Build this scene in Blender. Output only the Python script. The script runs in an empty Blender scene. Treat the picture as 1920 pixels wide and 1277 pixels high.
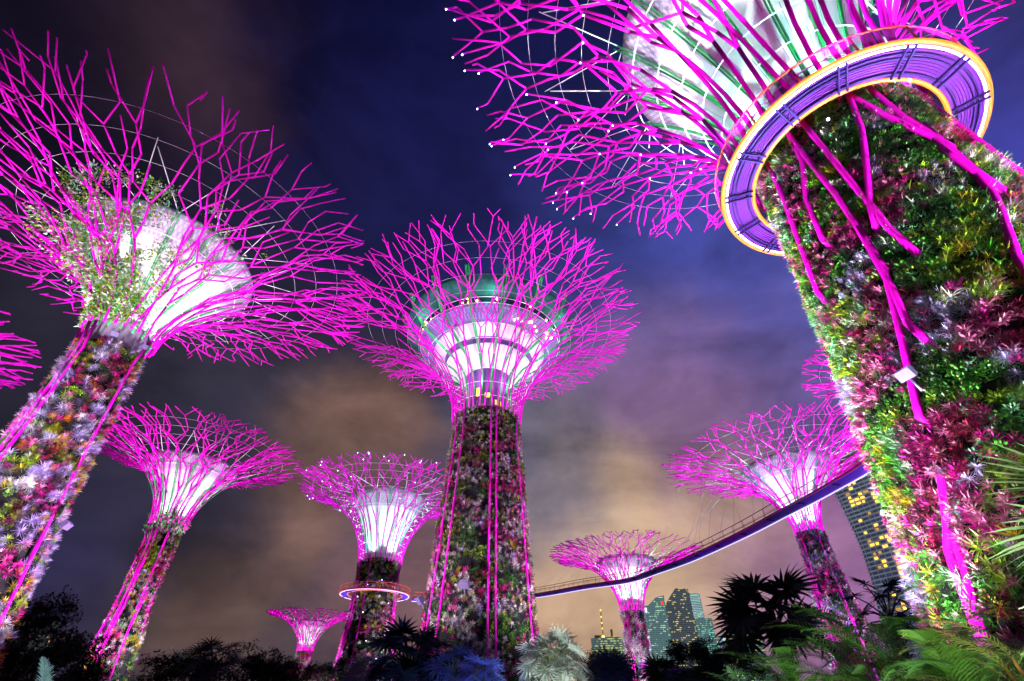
import bpy, math, random
import numpy as np
from mathutils import Vector, Matrix, noise
PI = math.pi
R = math.radians
sc = bpy.context.scene
C = sc.collection
# ------------------------------------------------------------------ camera
CAMZ = 1.6
PITCH = R(38.0)
FPX = 907.0                                  # focal length in pixels of a 1920 px wide frame
cam_d = bpy.data.cameras.new('camera')
cam_d.sensor_width = 36.0
cam_d.lens = FPX / 1920 * 36.0
cam_d.clip_start = 0.05
cam_d.clip_end = 9000
cam = bpy.data.objects.new('camera', cam_d)
C.objects.link(cam)
cam.location = (0, 0, CAMZ)
cam.rotation_euler = (PI / 2 + PITCH, 0, 0)
sc.camera = cam
# ------------------------------------------------------------------ render look
sc.view_settings.view_transform = 'Standard'
sc.view_settings.look = 'None'
sc.view_settings.exposure = 0.0
sc.view_settings.gamma = 1.0
try:
    sc.cycles.use_denoising = True
    sc.cycles.denoiser = 'OPENIMAGEDENOISE'
    sc.cycles.denoising_input_passes = 'RGB_ALBEDO_NORMAL'
    sc.cycles.use_light_tree = True
    sc.cycles.max_bounces = 4
    sc.cycles.diffuse_bounces = 2
    sc.cycles.glossy_bounces = 2
    sc.cycles.transmission_bounces = 4
    sc.cycles.transparent_max_bounces = 4
    sc.cycles.sample_clamp_indirect = 4.0
    sc.cycles.caustics_reflective = False
    sc.cycles.caustics_refractive = False
except Exception:
    pass


def lin(c):
    return tuple(((v / 255.0 + 0.055) / 1.055) ** 2.4 if v > 10 else v / 255.0 / 12.92 for v in c)


def px_dir(px, py):
    """direction in the world of a pixel of the 1920x1277 photograph"""
    u = (px - 960) / FPX
    v = (638.5 - py) / FPX
    return Vector((u, math.cos(PITCH) - v * math.sin(PITCH), math.sin(PITCH) + v * math.cos(PITCH)))


def at(px, py, d):
    """a point d metres away (measured along the ground) in that direction"""
    q = px_dir(px, py)
    q = q * (d / math.hypot(q.x, q.y))
    return Vector((q.x, q.y, q.z + CAMZ))


# ------------------------------------------------------------------ night sky with low lit clouds
world = bpy.data.worlds.new('World')
sc.world = world
world.use_nodes = True
wt = world.node_tree
for n in list(wt.nodes):
    wt.nodes.remove(n)


def wn(t, **kw):
    n = wt.nodes.new(t)
    for k, v in kw.items():
        setattr(n, k, v)
    return n


def wl(a, b):
    wt.links.new(a, b)


tc = wn('ShaderNodeTexCoord')
warp = wn('ShaderNodeTexNoise')
warp.inputs['Scale'].default_value = 2.6
warp.inputs['Detail'].default_value = 7.0
warp.inputs['Roughness'].default_value = 0.58
wl(tc.outputs['Generated'], warp.inputs['Vector'])
wsub = wn('ShaderNodeVectorMath', operation='SUBTRACT')
wl(warp.outputs['Color'], wsub.inputs[0])
wsub.inputs[1].default_value = (0.5, 0.5, 0.5)
wsc = wn('ShaderNodeVectorMath', operation='SCALE')
wsc.inputs['Scale'].default_value = 0.42
wl(wsub.outputs[0], wsc.inputs[0])
wadd = wn('ShaderNodeVectorMath', operation='ADD')
wl(tc.outputs['Generated'], wadd.inputs[0])
wl(wsc.outputs[0], wadd.inputs[1])
wnorm = wn('ShaderNodeVectorMath', operation='NORMALIZE')
wl(wadd.outputs[0], wnorm.inputs[0])
DIRW = wnorm.outputs[0]
# patches of cloud and clear sky, blue haze glow near the ring painted in: (pixel x, y, angular radius in degrees, colour, weight)
SKY = [
    (40, 40, 16, (3, 3, 12), 2.0), (640, 60, 18, (5, 7, 42), 1.5), (345, 110, 7, (64, 44, 48), 2.4), (430, 210, 5, (58, 40, 50), 1.8),
    (60, 640, 16, (40, 38, 52), 1.0), (430, 720, 11, (50, 47, 60), 1.6), (640, 330, 14, (28, 26, 66), .9),
    (860, 250, 13, (24, 26, 76), 1.3), (1130, 420, 12, (46, 52, 118), 1.0), (1330, 560, 12, (66, 74, 142), 1.0),
    (1880, 110, 12, (40, 40, 84), 1.0), (1860, 330, 9, (64, 66, 178), 1.0), (1330, 470, 7, (66, 74, 170), .9),
    (1250, 740, 8, (134, 96, 128), 1.6), (1400, 640, 8, (100, 84, 130), .8), (1080, 830, 9, (92, 90, 112), 1.6),
    (685, 795, 5.5, (124, 94, 82), 1.8), (590, 905, 4.5, (122, 92, 76), 1.6), (700, 1000, 8, (76, 66, 84), 1.0),
    (420, 1010, 9, (44, 42, 58), 2.0), (330, 1180, 9, (56, 48, 58), 1.0), (460, 1120, 5, (126, 98, 80), 2.0),
    (610, 1000, 3.5, (134, 100, 84), 2.0), (770, 1060, 5, (136, 98, 100), 1.5),
    (1200, 985, 7, (196, 164, 130), 3.0), (1070, 1090, 6, (178, 146, 120), 2.0), (1040, 900, 6, (100, 98, 116), 1.6),
    (1340, 1010, 6, (176, 144, 128), 2.0), (1600, 1060, 8, (150, 100, 150), 1.0), (1380, 1110, 6, (150, 122, 116), 1.0),
    (560, 1220, 8, (70, 58, 62), .9), (180, 1000, 10, (40, 38, 62), 1.0), (110, 1080, 6, (50, 44, 92), .8),
    (960, -700, 40, (10, 12, 50), .6), (-900, 700, 40, (30, 28, 40), .6), (2900, 700, 35, (60, 56, 110), .6),
]


def weighted_patches(vec):
    num = den = None
    for (px, py, rad, col, w) in SKY:
        d = px_dir(px, py).normalized()
        dot = wn('ShaderNodeVectorMath', operation='DOT_PRODUCT')
        wl(vec, dot.inputs[0])
        dot.inputs[1].default_value = tuple(d)
        # gaussian-like falloff: w * exp(k * (dot - 1))
        k = 1.0 / (1 - math.cos(R(rad)))
        ma = wn('ShaderNodeMath', operation='MULTIPLY_ADD')
        wl(dot.outputs['Value'], ma.inputs[0])
        ma.inputs[1].default_value = k
        ma.inputs[2].default_value = -k + math.log(w)
        ex = wn('ShaderNodeMath', operation='EXPONENT')
        wl(ma.outputs[0], ex.inputs[0])
        sclr = wn('ShaderNodeVectorMath', operation='SCALE')
        sclr.inputs[0].default_value = lin(col)
        wl(ex.outputs[0], sclr.inputs['Scale'])
        if num is None:
            num, den = sclr.outputs[0], ex.outputs[0]
        else:
            a = wn('ShaderNodeVectorMath', operation='ADD')
            wl(num, a.inputs[0]); wl(sclr.outputs[0], a.inputs[1])
            b = wn('ShaderNodeMath', operation='ADD')
            wl(den, b.inputs[0]); wl(ex.outputs[0], b.inputs[1])
            num, den = a.outputs[0], b.outputs[0]
    b = wn('ShaderNodeMath', operation='ADD')
    wl(den, b.inputs[0]); b.inputs[1].default_value = 1e-4
    inv = wn('ShaderNodeMath', operation='DIVIDE')
    inv.inputs[0].default_value = 1.0
    wl(b.outputs[0], inv.inputs[1])
    out = wn('ShaderNodeVectorMath', operation='SCALE')
    wl(num, out.inputs[0]); wl(inv.outputs[0], out.inputs['Scale'])
    return out.outputs[0]


skycol = weighted_patches(DIRW)
# soft lumps of cloud modulating the brightness
cl = wn('ShaderNodeTexNoise')
cl.inputs['Scale'].default_value = 4.2
cl.inputs['Detail'].default_value = 7.0
cl.inputs['Roughness'].default_value = 0.56
cl.inputs['Distortion'].default_value = 0.4
cmap = wn('ShaderNodeMapping')
cmap.inputs['Scale'].default_value = (1.0, 1.0, 1.9)
wl(tc.outputs['Generated'], cmap.inputs['Vector'])
wl(cmap.outputs[0], cl.inputs['Vector'])
cr = wn('ShaderNodeMapRange')
cr.inputs['From Min'].default_value = 0.3
cr.inputs['From Max'].default_value = 0.72
cr.inputs['To Min'].default_value = 0.74
cr.inputs['To Max'].default_value = 1.75
wl(cl.outputs['Fac'], cr.inputs['Value'])
skm = wn('ShaderNodeVectorMath', operation='SCALE')
wl(skycol, skm.inputs[0]); wl(cr.outputs[0], skm.inputs['Scale'])
bg = wn('ShaderNodeBackground')
bg.inputs['Strength'].default_value = 1.0
wl(skm.outputs[0], bg.inputs['Color'])
wo = wn('ShaderNodeOutputWorld')
wl(bg.outputs[0], wo.inputs['Surface'])

# ------------------------------------------------------------------ helpers: objects, tags, meshes
def tag(o, label=None, cat=None, group=None, kind=None):
    if label: o['label'] = label
    if cat: o['category'] = cat
    if group: o['group'] = group
    if kind: o['kind'] = kind
    return o


def empty(name, loc=(0, 0, 0), label=None, cat=None, group=None):
    o = bpy.data.objects.new(name, None)
    o.empty_display_size = 0.3
    o.location = loc
    C.objects.link(o)
    return tag(o, label, cat, group)


def link(name, me, mat=None, parent=None, loc=(0, 0, 0), rot=None, label=None, kind=None):
    o = bpy.data.objects.new(name, me)
    if mat is not None and len(me.materials) == 0:
        for m in (mat if isinstance(mat, (list, tuple)) else [mat]):
            me.materials.append(m)
    C.objects.link(o)
    if parent is not None: o.parent = parent
    o.location = loc
    if rot is not None: o.rotation_euler = rot
    if label: o['label'] = label
    if kind: o['kind'] = kind
    return o


class MB:
    """collects boxes, tubes and surfaces of revolution into ONE mesh"""
    def __init__(self):
        self.v = []; self.f = []; self.sm = []; self.mi = []

    def tube(self, pts, rad, n=6, cap=True, mi=0):
        pts = [Vector(p) for p in pts]
        if len(pts) < 2: return
        rr = rad if isinstance(rad, (list, tuple)) else [rad] * len(pts)
        base = len(self.v)
        t0 = (pts[1] - pts[0]).normalized()
        a = Vector((0, 0, 1)) if abs(t0.z) < .9 else Vector((1, 0, 0))
        u = t0.cross(a).normalized()
        for i, p in enumerate(pts):
            if i == 0: t = pts[1] - pts[0]
            elif i == len(pts) - 1: t = pts[i] - pts[i - 1]
            else: t = (pts[i + 1] - pts[i]).normalized() + (pts[i] - pts[i - 1]).normalized()
            if t.length < 1e-9: t = t0
            t = t.normalized()
            u = u - t * u.dot(t)
            if u.length < 1e-6: u = t.orthogonal()
            u = u.normalized()
            w = t.cross(u)
            for k in range(n):
                an = 2 * PI * k / n
                self.v.append(p + (u * math.cos(an) + w * math.sin(an)) * rr[i])
        for i in range(len(pts) - 1):
            for k in range(n):
                k2 = (k + 1) % n
                self.f.append((base + i * n + k, base + i * n + k2, base + (i + 1) * n + k2, base + (i + 1) * n + k))
                self.sm.append(True); self.mi.append(mi)
        if cap:
            self.f.append(tuple(base + k for k in reversed(range(n)))); self.sm.append(False); self.mi.append(mi)
            e = base + (len(pts) - 1) * n
            self.f.append(tuple(e + k for k in range(n))); self.sm.append(False); self.mi.append(mi)

    def box(self, c, s, rot=None, mi=0):
        b = len(self.v)
        c = Vector(c)
        M = rot if rot is not None else Matrix.Identity(3)
        for x in (-.5, .5):
            for y in (-.5, .5):
                for z in (-.5, .5):
                    self.v.append(c + M @ Vector((x * s[0], y * s[1], z * s[2])))
        for q in ((0, 1, 3, 2), (4, 6, 7, 5), (0, 4, 5, 1), (2, 3, 7, 6), (0, 2, 6, 4), (1, 5, 7, 3)):
            self.f.append(tuple(b + i for i in q)); self.sm.append(False); self.mi.append(mi)

    def revolve(self, prof, n=48, closed=False, a0=0.0, a1=2 * PI, cx=0., cy=0., smooth=True, mi=0):
        full = abs(a1 - a0 - 2 * PI) < 1e-6
        m = n if full else n + 1
        b = len(self.v)
        for i in range(m):
            a = a0 + (a1 - a0) * i / n
            for (r, z) in prof:
                self.v.append(Vector((cx + r * math.sin(a), cy + r * math.cos(a), z)))
        L = len(prof)
        for i in range(n):
            i2 = (i + 1) % m
            for j in range(L if closed else L - 1):
                j2 = (j + 1) % L
                self.f.append((b + i * L + j, b + i * L + j2, b + i2 * L + j2, b + i2 * L + j))
                self.sm.append(smooth); self.mi.append(mi)

    def sphere(self, c, r, n=8, m=6, sz=1.0):
        prof = [(r * math.sin(PI * j / m) + 1e-4, -r * math.cos(PI * j / m) * sz) for j in range(m + 1)]
        b = len(self.v)
        self.revolve(prof, n)
        c = Vector(c)
        for i in range(b, len(self.v)): self.v[i] = self.v[i] + c

    def quad(self, *p, mi=0, smooth=False):
        b = len(self.v)
        self.v += [Vector(q) for q in p]
        self.f.append(tuple(range(b, b + len(p)))); self.sm.append(smooth); self.mi.append(mi)

    def mesh(self, name):
        me = bpy.data.meshes.new(name)
        me.from_pydata([tuple(p) for p in self.v], [], self.f)
        me.polygons.foreach_set('use_smooth', self.sm)
        if any(self.mi): me.polygons.foreach_set('material_index', self.mi)
        me.update()
        return me

    def build(self, name, mat, parent=None, loc=(0, 0, 0), rot=None, label=None, kind=None):
        return link(name, self.mesh(name), mat, parent, loc, rot, label, kind)


# ------------------------------------------------------------------ materials
def mat_new(name):
    m = bpy.data.materials.new(name)
    m.use_nodes = True
    return m, m.node_tree, m.node_tree.nodes['Principled BSDF']


def plain(name, col, rough=.5, metal=0., spec=.5, var=.0, vscale=3., bump=0.):
    m, t, p = mat_new(name)
    p.inputs['Base Color'].default_value = (*col, 1)
    p.inputs['Roughness'].default_value = rough
    p.inputs['Metallic'].default_value = metal
    p.inputs['Specular IOR Level'].default_value = spec
    if var > 0 or bump > 0:
        tc_ = t.nodes.new('ShaderNodeTexCoord')
        no = t.nodes.new('ShaderNodeTexNoise')
        no.inputs['Scale'].default_value = vscale
        no.inputs['Detail'].default_value = 5
        t.links.new(tc_.outputs['Object'], no.inputs['Vector'])
        if var > 0:
            mx = t.nodes.new('ShaderNodeMix'); mx.data_type = 'RGBA'
            mx.inputs['A'].default_value = (*[c * (1 - var) for c in col], 1)
            mx.inputs['B'].default_value = (*[min(1, c * (1 + var)) for c in col], 1)
            t.links.new(no.outputs['Fac'], mx.inputs['Factor'])
            t.links.new(mx.outputs['Result'], p.inputs['Base Color'])
        if bump > 0:
            bp = t.nodes.new('ShaderNodeBump')
            bp.inputs['Strength'].default_value = bump
            t.links.new(no.outputs['Fac'], bp.inputs['Height'])
            t.links.new(bp.outputs[0], p.inputs['Normal'])
    return m


def glow(name, col, strength):
    m, t, p = mat_new(name)
    p.inputs['Base Color'].default_value = (*col, 1)
    p.inputs['Emission Color'].default_value = (*col, 1)
    p.inputs['Emission Strength'].default_value = strength
    return m


def leaf_mat(name, rough=.42, trans=.25, spec=.4):
    """leaf colour comes from each plant's own pigment, stored per plant"""
    m, t, p = mat_new(name)
    at_ = t.nodes.new('ShaderNodeAttribute'); at_.attribute_name = 'pigment'
    t.links.new(at_.outputs['Color'], p.inputs['Base Color'])
    p.inputs['Roughness'].default_value = rough
    p.inputs['Specular IOR Level'].default_value = spec
    tr = t.nodes.new('ShaderNodeBsdfTranslucent')
    t.links.new(at_.outputs['Color'], tr.inputs['Color'])
    mx = t.nodes.new('ShaderNodeMixShader')
    mx.inputs[0].default_value = trans
    t.links.new(p.outputs[0], mx.inputs[1]); t.links.new(tr.outputs[0], mx.inputs[2])
    t.links.new(mx.outputs[0], t.nodes['Material Output'].inputs['Surface'])
    return m


M = {}
M['rod'] = plain('magenta_steel', (.68, .003, .50), .55, 0., .08, .12, 1.5)
M['rod_joint'] = plain('dark_magenta_steel', (.30, .01, .2), .5)
M['cable'] = plain('white_cable', (.8, .8, .85), .4)
M['cable_grey'] = plain('grey_cable', (.3, .26, .32), .5)
M['rib'] = plain('green_steel', (.03, .42, .10), .4)
M['rib_teal'] = plain('teal_steel', (.04, .42, .30), .4)
M['backing'] = plain('planting_felt', (.012, .012, .014), .95, 0, .1, .4, 2.)
M['concrete'] = plain('core_concrete', (.30, .24, .36), .8, 0, .3, .25, .8, .15)
M['leaf'] = leaf_mat('leaf')
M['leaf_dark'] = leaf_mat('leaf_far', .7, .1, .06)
M['orange'] = glow('orange_tube_added_glow', (1., .34, .004), .9)  # edge tube with glow added to its colour, keeping it orange under magenta
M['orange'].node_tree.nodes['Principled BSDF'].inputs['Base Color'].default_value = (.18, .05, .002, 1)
M['red_paint'] = plain('red_rail_paint', (.55, .06, .03), .4)
M['deck'] = plain('deck_ribbed_metal', (.050, .010, .125), .7, .0, .06, .1, 6.)
M['deck_top'] = plain('deck_walk_surface', (.2, .2, .22), .8)
M['beam'] = plain('violet_beam', (.012, .008, .06), .7, 0, .06)
M['mesh_rail'] = plain('rail_infill', (.28, .10, .24), .6)
M['strip'] = glow('led_strip', (.62, .55, 1.0), 7.)
M['strip_far'] = glow('led_strip_far', (.66, .58, 1.0), 1.5)
M['led'] = glow('small_led', (.40, .55, 1.0), 14.)
M['floodcase'] = plain('floodlight_case', (.07, .06, .13), .4)
M['floodglass'] = glow('floodlight_lens', (.45, .32, 1.0), .7)
M['bark'] = plain('palm_bark', (.10, .07, .05), .9, 0, .2, .4, 5., .4)
M['soil'] = plain('dark_lawn', (.02, .035, .015), .95, 0, .1, .5, .6)


def panel_mat(name, ztop, zband, bright, band, seam_h=1.0):
    """white funnel lining: plain panels below, smoky fritted band at the top, dark seams"""
    m, t, p = mat_new(name)
    nd, lk = t.nodes, t.links
    tc_ = nd.new('ShaderNodeTexCoord')
    sx = nd.new('ShaderNodeSeparateXYZ'); lk.new(tc_.outputs['Object'], sx.inputs[0])
    mr = nd.new('ShaderNodeMapRange')
    mr.inputs['From Min'].default_value = zband - .25; mr.inputs['From Max'].default_value = zband + .25
    lk.new(sx.outputs['Z'], mr.inputs['Value'])
    # angle round the axis for panel joints
    an = nd.new('ShaderNodeMath'); an.operation = 'ARCTAN2'
    lk.new(sx.outputs['X'], an.inputs[0]); lk.new(sx.outputs['Y'], an.inputs[1])
    cb = nd.new('ShaderNodeCombineXYZ')
    lk.new(an.outputs[0], cb.inputs['X']); lk.new(sx.outputs['Z'], cb.inputs['Y'])
    br = nd.new('ShaderNodeTexBrick')
    lk.new(cb.outputs[0], br.inputs['Vector'])
    br.inputs['Scale'].default_value = 1.0
    br.inputs['Brick Width'].default_value = .39
    br.inputs['Row Height'].default_value = seam_h
    br.inputs['Mortar Size'].default_value = .006
    br.inputs['Color1'].default_value = (*bright, 1)
    br.inputs['Color2'].default_value = (*[c * .92 for c in bright], 1)
    br.inputs['Mortar'].default_value = (.34, .40, .44, 1)
    b2 = nd.new('ShaderNodeTexBrick')
    lk.new(cb.outputs[0], b2.inputs['Vector'])
    b2.inputs['Scale'].default_value = 1.0
    b2.inputs['Brick Width'].default_value = .055
    b2.inputs['Row Height'].default_value = .38
    b2.inputs['Mortar Size'].default_value = .018
    b2.inputs['Color1'].default_value = (*band, 1)
    b2.inputs['Color2'].default_value = (*[c * .8 for c in band], 1)
    b2.inputs['Mortar'].default_value = (*[c * .55 for c in band], 1)
    mx = nd.new('ShaderNodeMix'); mx.data_type = 'RGBA'
    lk.new(mr.outputs[0], mx.inputs['Factor'])
    lk.new(br.outputs['Color'], mx.inputs['A']); lk.new(b2.outputs['Color'], mx.inputs['B'])
    lk.new(mx.outputs['Result'], p.inputs['Base Color'])
    p.inputs['Roughness'].default_value = .6
    return m


# ------------------------------------------------------------------ lamps of the place
def lamp(kind, loc, power, col, aim=None, size=60, blend=.6, soft=.25, name='floodlight'):
    l = bpy.data.lights.new(name, kind)
    l.energy = power
    l.color = col
    l.shadow_soft_size = soft
    if kind == 'SPOT':
        l.spot_size = R(size); l.spot_blend = blend
    o = bpy.data.objects.new(name, l)
    C.objects.link(o)
    o.location = loc
    if aim is not None:
        d = Vector(aim) - Vector(loc)
        o.rotation_euler = d.to_track_quat('-Z', 'Y').to_euler()
    return o


MAG = (1.0, .01, .80)

# ------------------------------------------------------------------ leaves: templates and scattering
def strip_leaf(V, F, dirv, length, width, droop, nseg=3, side=None, taper=.15, wide_at=.45, root=(0, 0, 0), cup=0.):
    d = Vector(dirv).normalized()
    s = d.cross(Vector((0, 0, 1)))
    if s.length < 1e-3: s = Vector((1, 0, 0))
    s = s.normalized() if side is None else Vector(side)
    p = Vector(root)
    b = len(V)
    step = length / nseg
    for i in range(nseg + 1):
        t = i / nseg
        w = width * (taper + (1 - taper) * max(0., (1 - abs(t - wide_at) / max(wide_at, 1 - wide_at)))) * (.35 if i == nseg else 1)
        V.append(tuple(p - s * w * .5)); V.append(tuple(p + s * w * .5))
        p = p + d * step
        d = (d + Vector((0, 0, -droop / nseg))).normalized()
    for i in range(nseg):
        F.append((b + 2 * i, b + 2 * i + 1, b + 2 * i + 3, b + 2 * i + 2))


def rosette(rng, n, length, width, e0, e1, droop, nseg=3, wide_at=.45, taper=.3):
    V, F = [], []
    for i in range(n):
        a = i * 2.39996 + rng.uniform(-.2, .2)
        e = e0 + (e1 - e0) * ((i + .5) / n) + rng.uniform(-.12, .12)
        L = length * rng.uniform(.75, 1.1)
        strip_leaf(V, F, (math.cos(a) * math.cos(e), math.sin(a) * math.cos(e), math.sin(e)), L, width, droop * rng.uniform(.6, 1.3), nseg, wide_at=wide_at, taper=taper)
    return np.array(V), np.array(F)


def leafclump(rng, n, rad, size):
    """small oval leaves on a low mound"""
    V, F = [], []
    for i in range(n):
        d = Vector((rng.gauss(0, 1), rng.gauss(0, 1), abs(rng.gauss(0, .8)))).normalized()
        p = d * rad * rng.uniform(.35, 1)
        o = (d + Vector((rng.uniform(-.8, .8), rng.uniform(-.8, .8), rng.uniform(-.3, .8)))).normalized()
        strip_leaf(V, F, o, size * rng.uniform(.7, 1.25), size * .52, .5, 2, root=p, taper=.25, wide_at=.5)
    return np.array(V), np.array(F)


def fern(rng, nf, length, npin, pin):
    V, F = [], []
    for i in range(nf):
        a = i * 2.4 + rng.uniform(-.4, .4)
        e = rng.uniform(.5, 1.15)
        d = Vector((math.cos(a) * math.cos(e), math.sin(a) * math.cos(e), math.sin(e)))
        s = d.cross(Vector((0, 0, 1))).normalized()
        p = Vector((0, 0, 0))
        L = length * rng.uniform(.75, 1.15)
        for k in range(npin):
            t = k / npin
            w = pin * (1 - .75 * t) * (0.5 + min(1, t * 4) * .5)
            for sg in (-1, 1):
                strip_leaf(V, F, s * sg + d * .45, w, L / npin * .62, .4, 1, side=d, root=p, taper=.5)
            p = p + d * (L / npin)
            d = (d + Vector((0, 0, -1.5 / npin))).normalized()
    return np.array(V), np.array(F)


rg = random.Random(7)
TPL = {
    'bromeliad': [rosette(rg, 17, .52, .085, .25, 1.25, .7, 3) for _ in range(4)],
    'strap': [rosette(rg, 22, .66, .055, .2, 1.3, 1.1, 4) for _ in range(3)],
    'air': [rosette(rg, 34, .55, .018, -.1, 1.4, .9, 3, taper=.8) for _ in range(3)],
    'shrub': [leafclump(rg, 34, .30, .15) for _ in range(4)],
    'fern': [fern(rg, 6, .8, 12, .17) for _ in range(3)],
    'far': [rosette(rg, 9, .55, .12, .1, 1.2, .6, 2) for _ in range(3)],
    'farshrub': [leafclump(rg, 16, .34, .2) for _ in range(3)],
    'farair': [rosette(rg, 13, .55, .05, .0, 1.3, .8, 2, taper=.8) for _ in range(3)],
    'vine': [leafclump(rg, 7, .28, .2) for _ in range(4)],
}


def frames(nrm, spin, tilt):
    """rotation matrices whose z axis is the (tilted) outward normal"""
    z = nrm + tilt[:, None] * np.array([0, 0, 1.0])
    z /= np.linalg.norm(z, axis=1)[:, None]
    up = np.tile(np.array([0, 0, 1.0]), (len(z), 1))
    x = np.cross(up, z)
    nx = np.linalg.norm(x, axis=1)
    x[nx < 1e-4] = (1, 0, 0)
    x /= np.linalg.norm(x, axis=1)[:, None]
    y = np.cross(z, x)
    c, s = np.cos(spin)[:, None], np.sin(spin)[:, None]
    xx = x * c + y * s
    yy = -x * s + y * c
    return np.stack([xx, yy, z], axis=2)


def np_mesh(name, V, F, col=None, smooth=False):
    me = bpy.data.meshes.new(name)
    nv, nf = len(V), len(F)
    me.vertices.add(nv)
    me.vertices.foreach_set('co', np.ascontiguousarray(V, dtype=np.float32).ravel())
    k = F.shape[1]
    me.loops.add(nf * k)
    me.loops.foreach_set('vertex_index', np.ascontiguousarray(F, dtype=np.int32).ravel())
    me.polygons.add(nf)
    me.polygons.foreach_set('loop_start', np.arange(0, nf * k, k, dtype=np.int32))
    me.polygons.foreach_set('loop_total', np.full(nf, k, dtype=np.int32))
    if smooth: me.polygons.foreach_set('use_smooth', np.ones(nf, dtype=bool))
    if col is not None:
        a = me.attributes.new('pigment', 'FLOAT_COLOR', 'POINT')
        c4 = np.ones((nv, 4), dtype=np.float32); c4[:, :3] = col
        a.data.foreach_set('color', c4.ravel())
    me.update(calc_edges=True)
    return me


def scatter_arrays(kind, pos, nrm, scale, cols, rs, tilt=.35):
    """merge copies of the templates of one plant kind; arrays of verts, faces and pigments"""
    tpl = TPL[kind]
    which = rs.integers(0, len(tpl), len(pos))
    Vs, Fs, Cs = [], [], []
    off = 0
    for k, (tv, tf) in enumerate(tpl):
        idx = np.where(which == k)[0]
        if len(idx) == 0: continue
        Rm = frames(nrm[idx], rs.uniform(0, 6.283, len(idx)), np.full(len(idx), tilt) + rs.normal(0, .15, len(idx)))
        v = np.einsum('kij,nj->kni', Rm, tv) * scale[idx][:, None, None] + pos[idx][:, None, :]
        f = tf[None] + (np.arange(len(idx)) * len(tv))[:, None, None] + off
        # lighter leaf tips: pigment of these plants, not light
        Vs.append(v.reshape(-1, 3)); Fs.append(f.reshape(-1, tf.shape[1]))
        lv = rs.uniform(.75, 1.25, (len(idx), len(tv) // 2 + 1))
        cc = cols[idx][:, None, :] * np.repeat(lv, 2, axis=1)[:, :len(tv), None]
        old = rs.uniform(0, 1, lv.shape) < .05                    # some leaves are withered
        cc[np.repeat(old, 2, axis=1)[:, :len(tv)]] = (.16, .09, .03)
        Cs.append(cc.reshape(-1, 3))
        off += len(idx) * len(tv)
    return np.concatenate(Vs), np.concatenate(Fs), np.clip(np.concatenate(Cs), 0, 1)


# pigments
PIG = {
    'magenta': (.55, .012, .26), 'pink': (.72, .20, .42), 'crimson': (.34, .008, .07), 'green': (.045, .26, .02), 'deep': (.010, .065, .03),
    'lime': (.26, .46, .02), 'yellow': (.58, .48, .02), 'white': (.66, .70, .62), 'lilac': (.46, .40, .80), 'orange': (.60, .22, .02),
    'mint': (.20, .58, .28), 'blue': (.05, .08, .34),
}
# ------------------------------------------------------------------ the steel trees
TREES = {}


def noise2(th, z, s, seed):
    return noise.noise(Vector((math.cos(th) * s * 3, math.sin(th) * s * 3 + seed * 7.3, z * s)))


def canopy_pt(T, th, s):
    """point on the trumpet surface; s = 0 neck .. 1 rim"""
    a = R(86) * s
    r = T['rn'] + (T['R'] - T['rn']) * (1 - math.cos(a)) / (1 - math.cos(R(86)))
    z = T['zn'] + (T['zr'] - T['zn']) * math.sin(a) / math.sin(R(86))
    return Vector((r * math.sin(th), r * math.cos(th), z))


def trunk_r(T, z):
    return float(np.interp(z, [p[0] for p in T['trunk']], [p[1] for p in T['trunk']]))


def trunk_pt(T, th, z, off=0.):
    r = trunk_r(T, z) + off
    return Vector((r * math.sin(th), r * math.cos(th), z))


def grow(T, rng, mb, th, s, w, level, rad, nodes, tips, last=0):
    """one rod: a straight piece, a fork of two slanting pieces, and so on out to the ragged tips"""
    Lm = 1.25 * max(T['R'] - T['rn'], 1) + .35 * (T['zr'] - T['zn'])      # rough length of a rod in metres
    smax = rng.uniform(.92, 1.0)
    ell = rng.uniform(.07, .16) if level else rng.uniform(.20, .46)
    s1 = min(s + ell, smax)
    r = canopy_pt(T, th, s1).xy.length
    drift = rng.uniform(-.35, .35) * (s1 - s) * Lm / r * (.35 if level == 0 else 1)
    n = max(1, int((s1 - s) / .07))
    pts = [canopy_pt(T, th + drift * i / n, s + (s1 - s) * i / n) for i in range(n + 1)]
    r1 = rad * .95
    mb.tube(pts, [rad + (r1 - rad) * i / n for i in range(n + 1)], 6)
    th += drift
    nodes.append((th, s1))
    if s1 >= smax - .02 or level >= T.get('maxlev', 6) or (level > 1 and rng.random() < .05):
        tips.append((th, s1))
        return
    fork = rng.random() < (.96, .84, .62, .5, .4, .3, .3)[min(level, 6)]
    kids = [-1, 1] if fork else [-last if last else rng.choice([-1, 1])]
    for sg in kids:
        ds = rng.uniform(.055, .11)
        s2 = min(s1 + ds, 1.0)
        r2 = canopy_pt(T, th, s2).xy.length
        jog = sg * rng.uniform(.42, .92) * (s2 - s1) * Lm / r2
        if level == 0: jog = sg * min(abs(jog) * 1.2, w * rng.uniform(.55, .8))
        m = [canopy_pt(T, th, s1), canopy_pt(T, th + jog, s2)]
        mb.tube(m, r1 * .96, 6)
        if s2 >= .975:
            tips.append((th + jog, s2))
            continue
        grow(T, rng, mb, th + jog, s2, w * .7, level + 1, r1 * .93, nodes, tips, sg)


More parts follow.
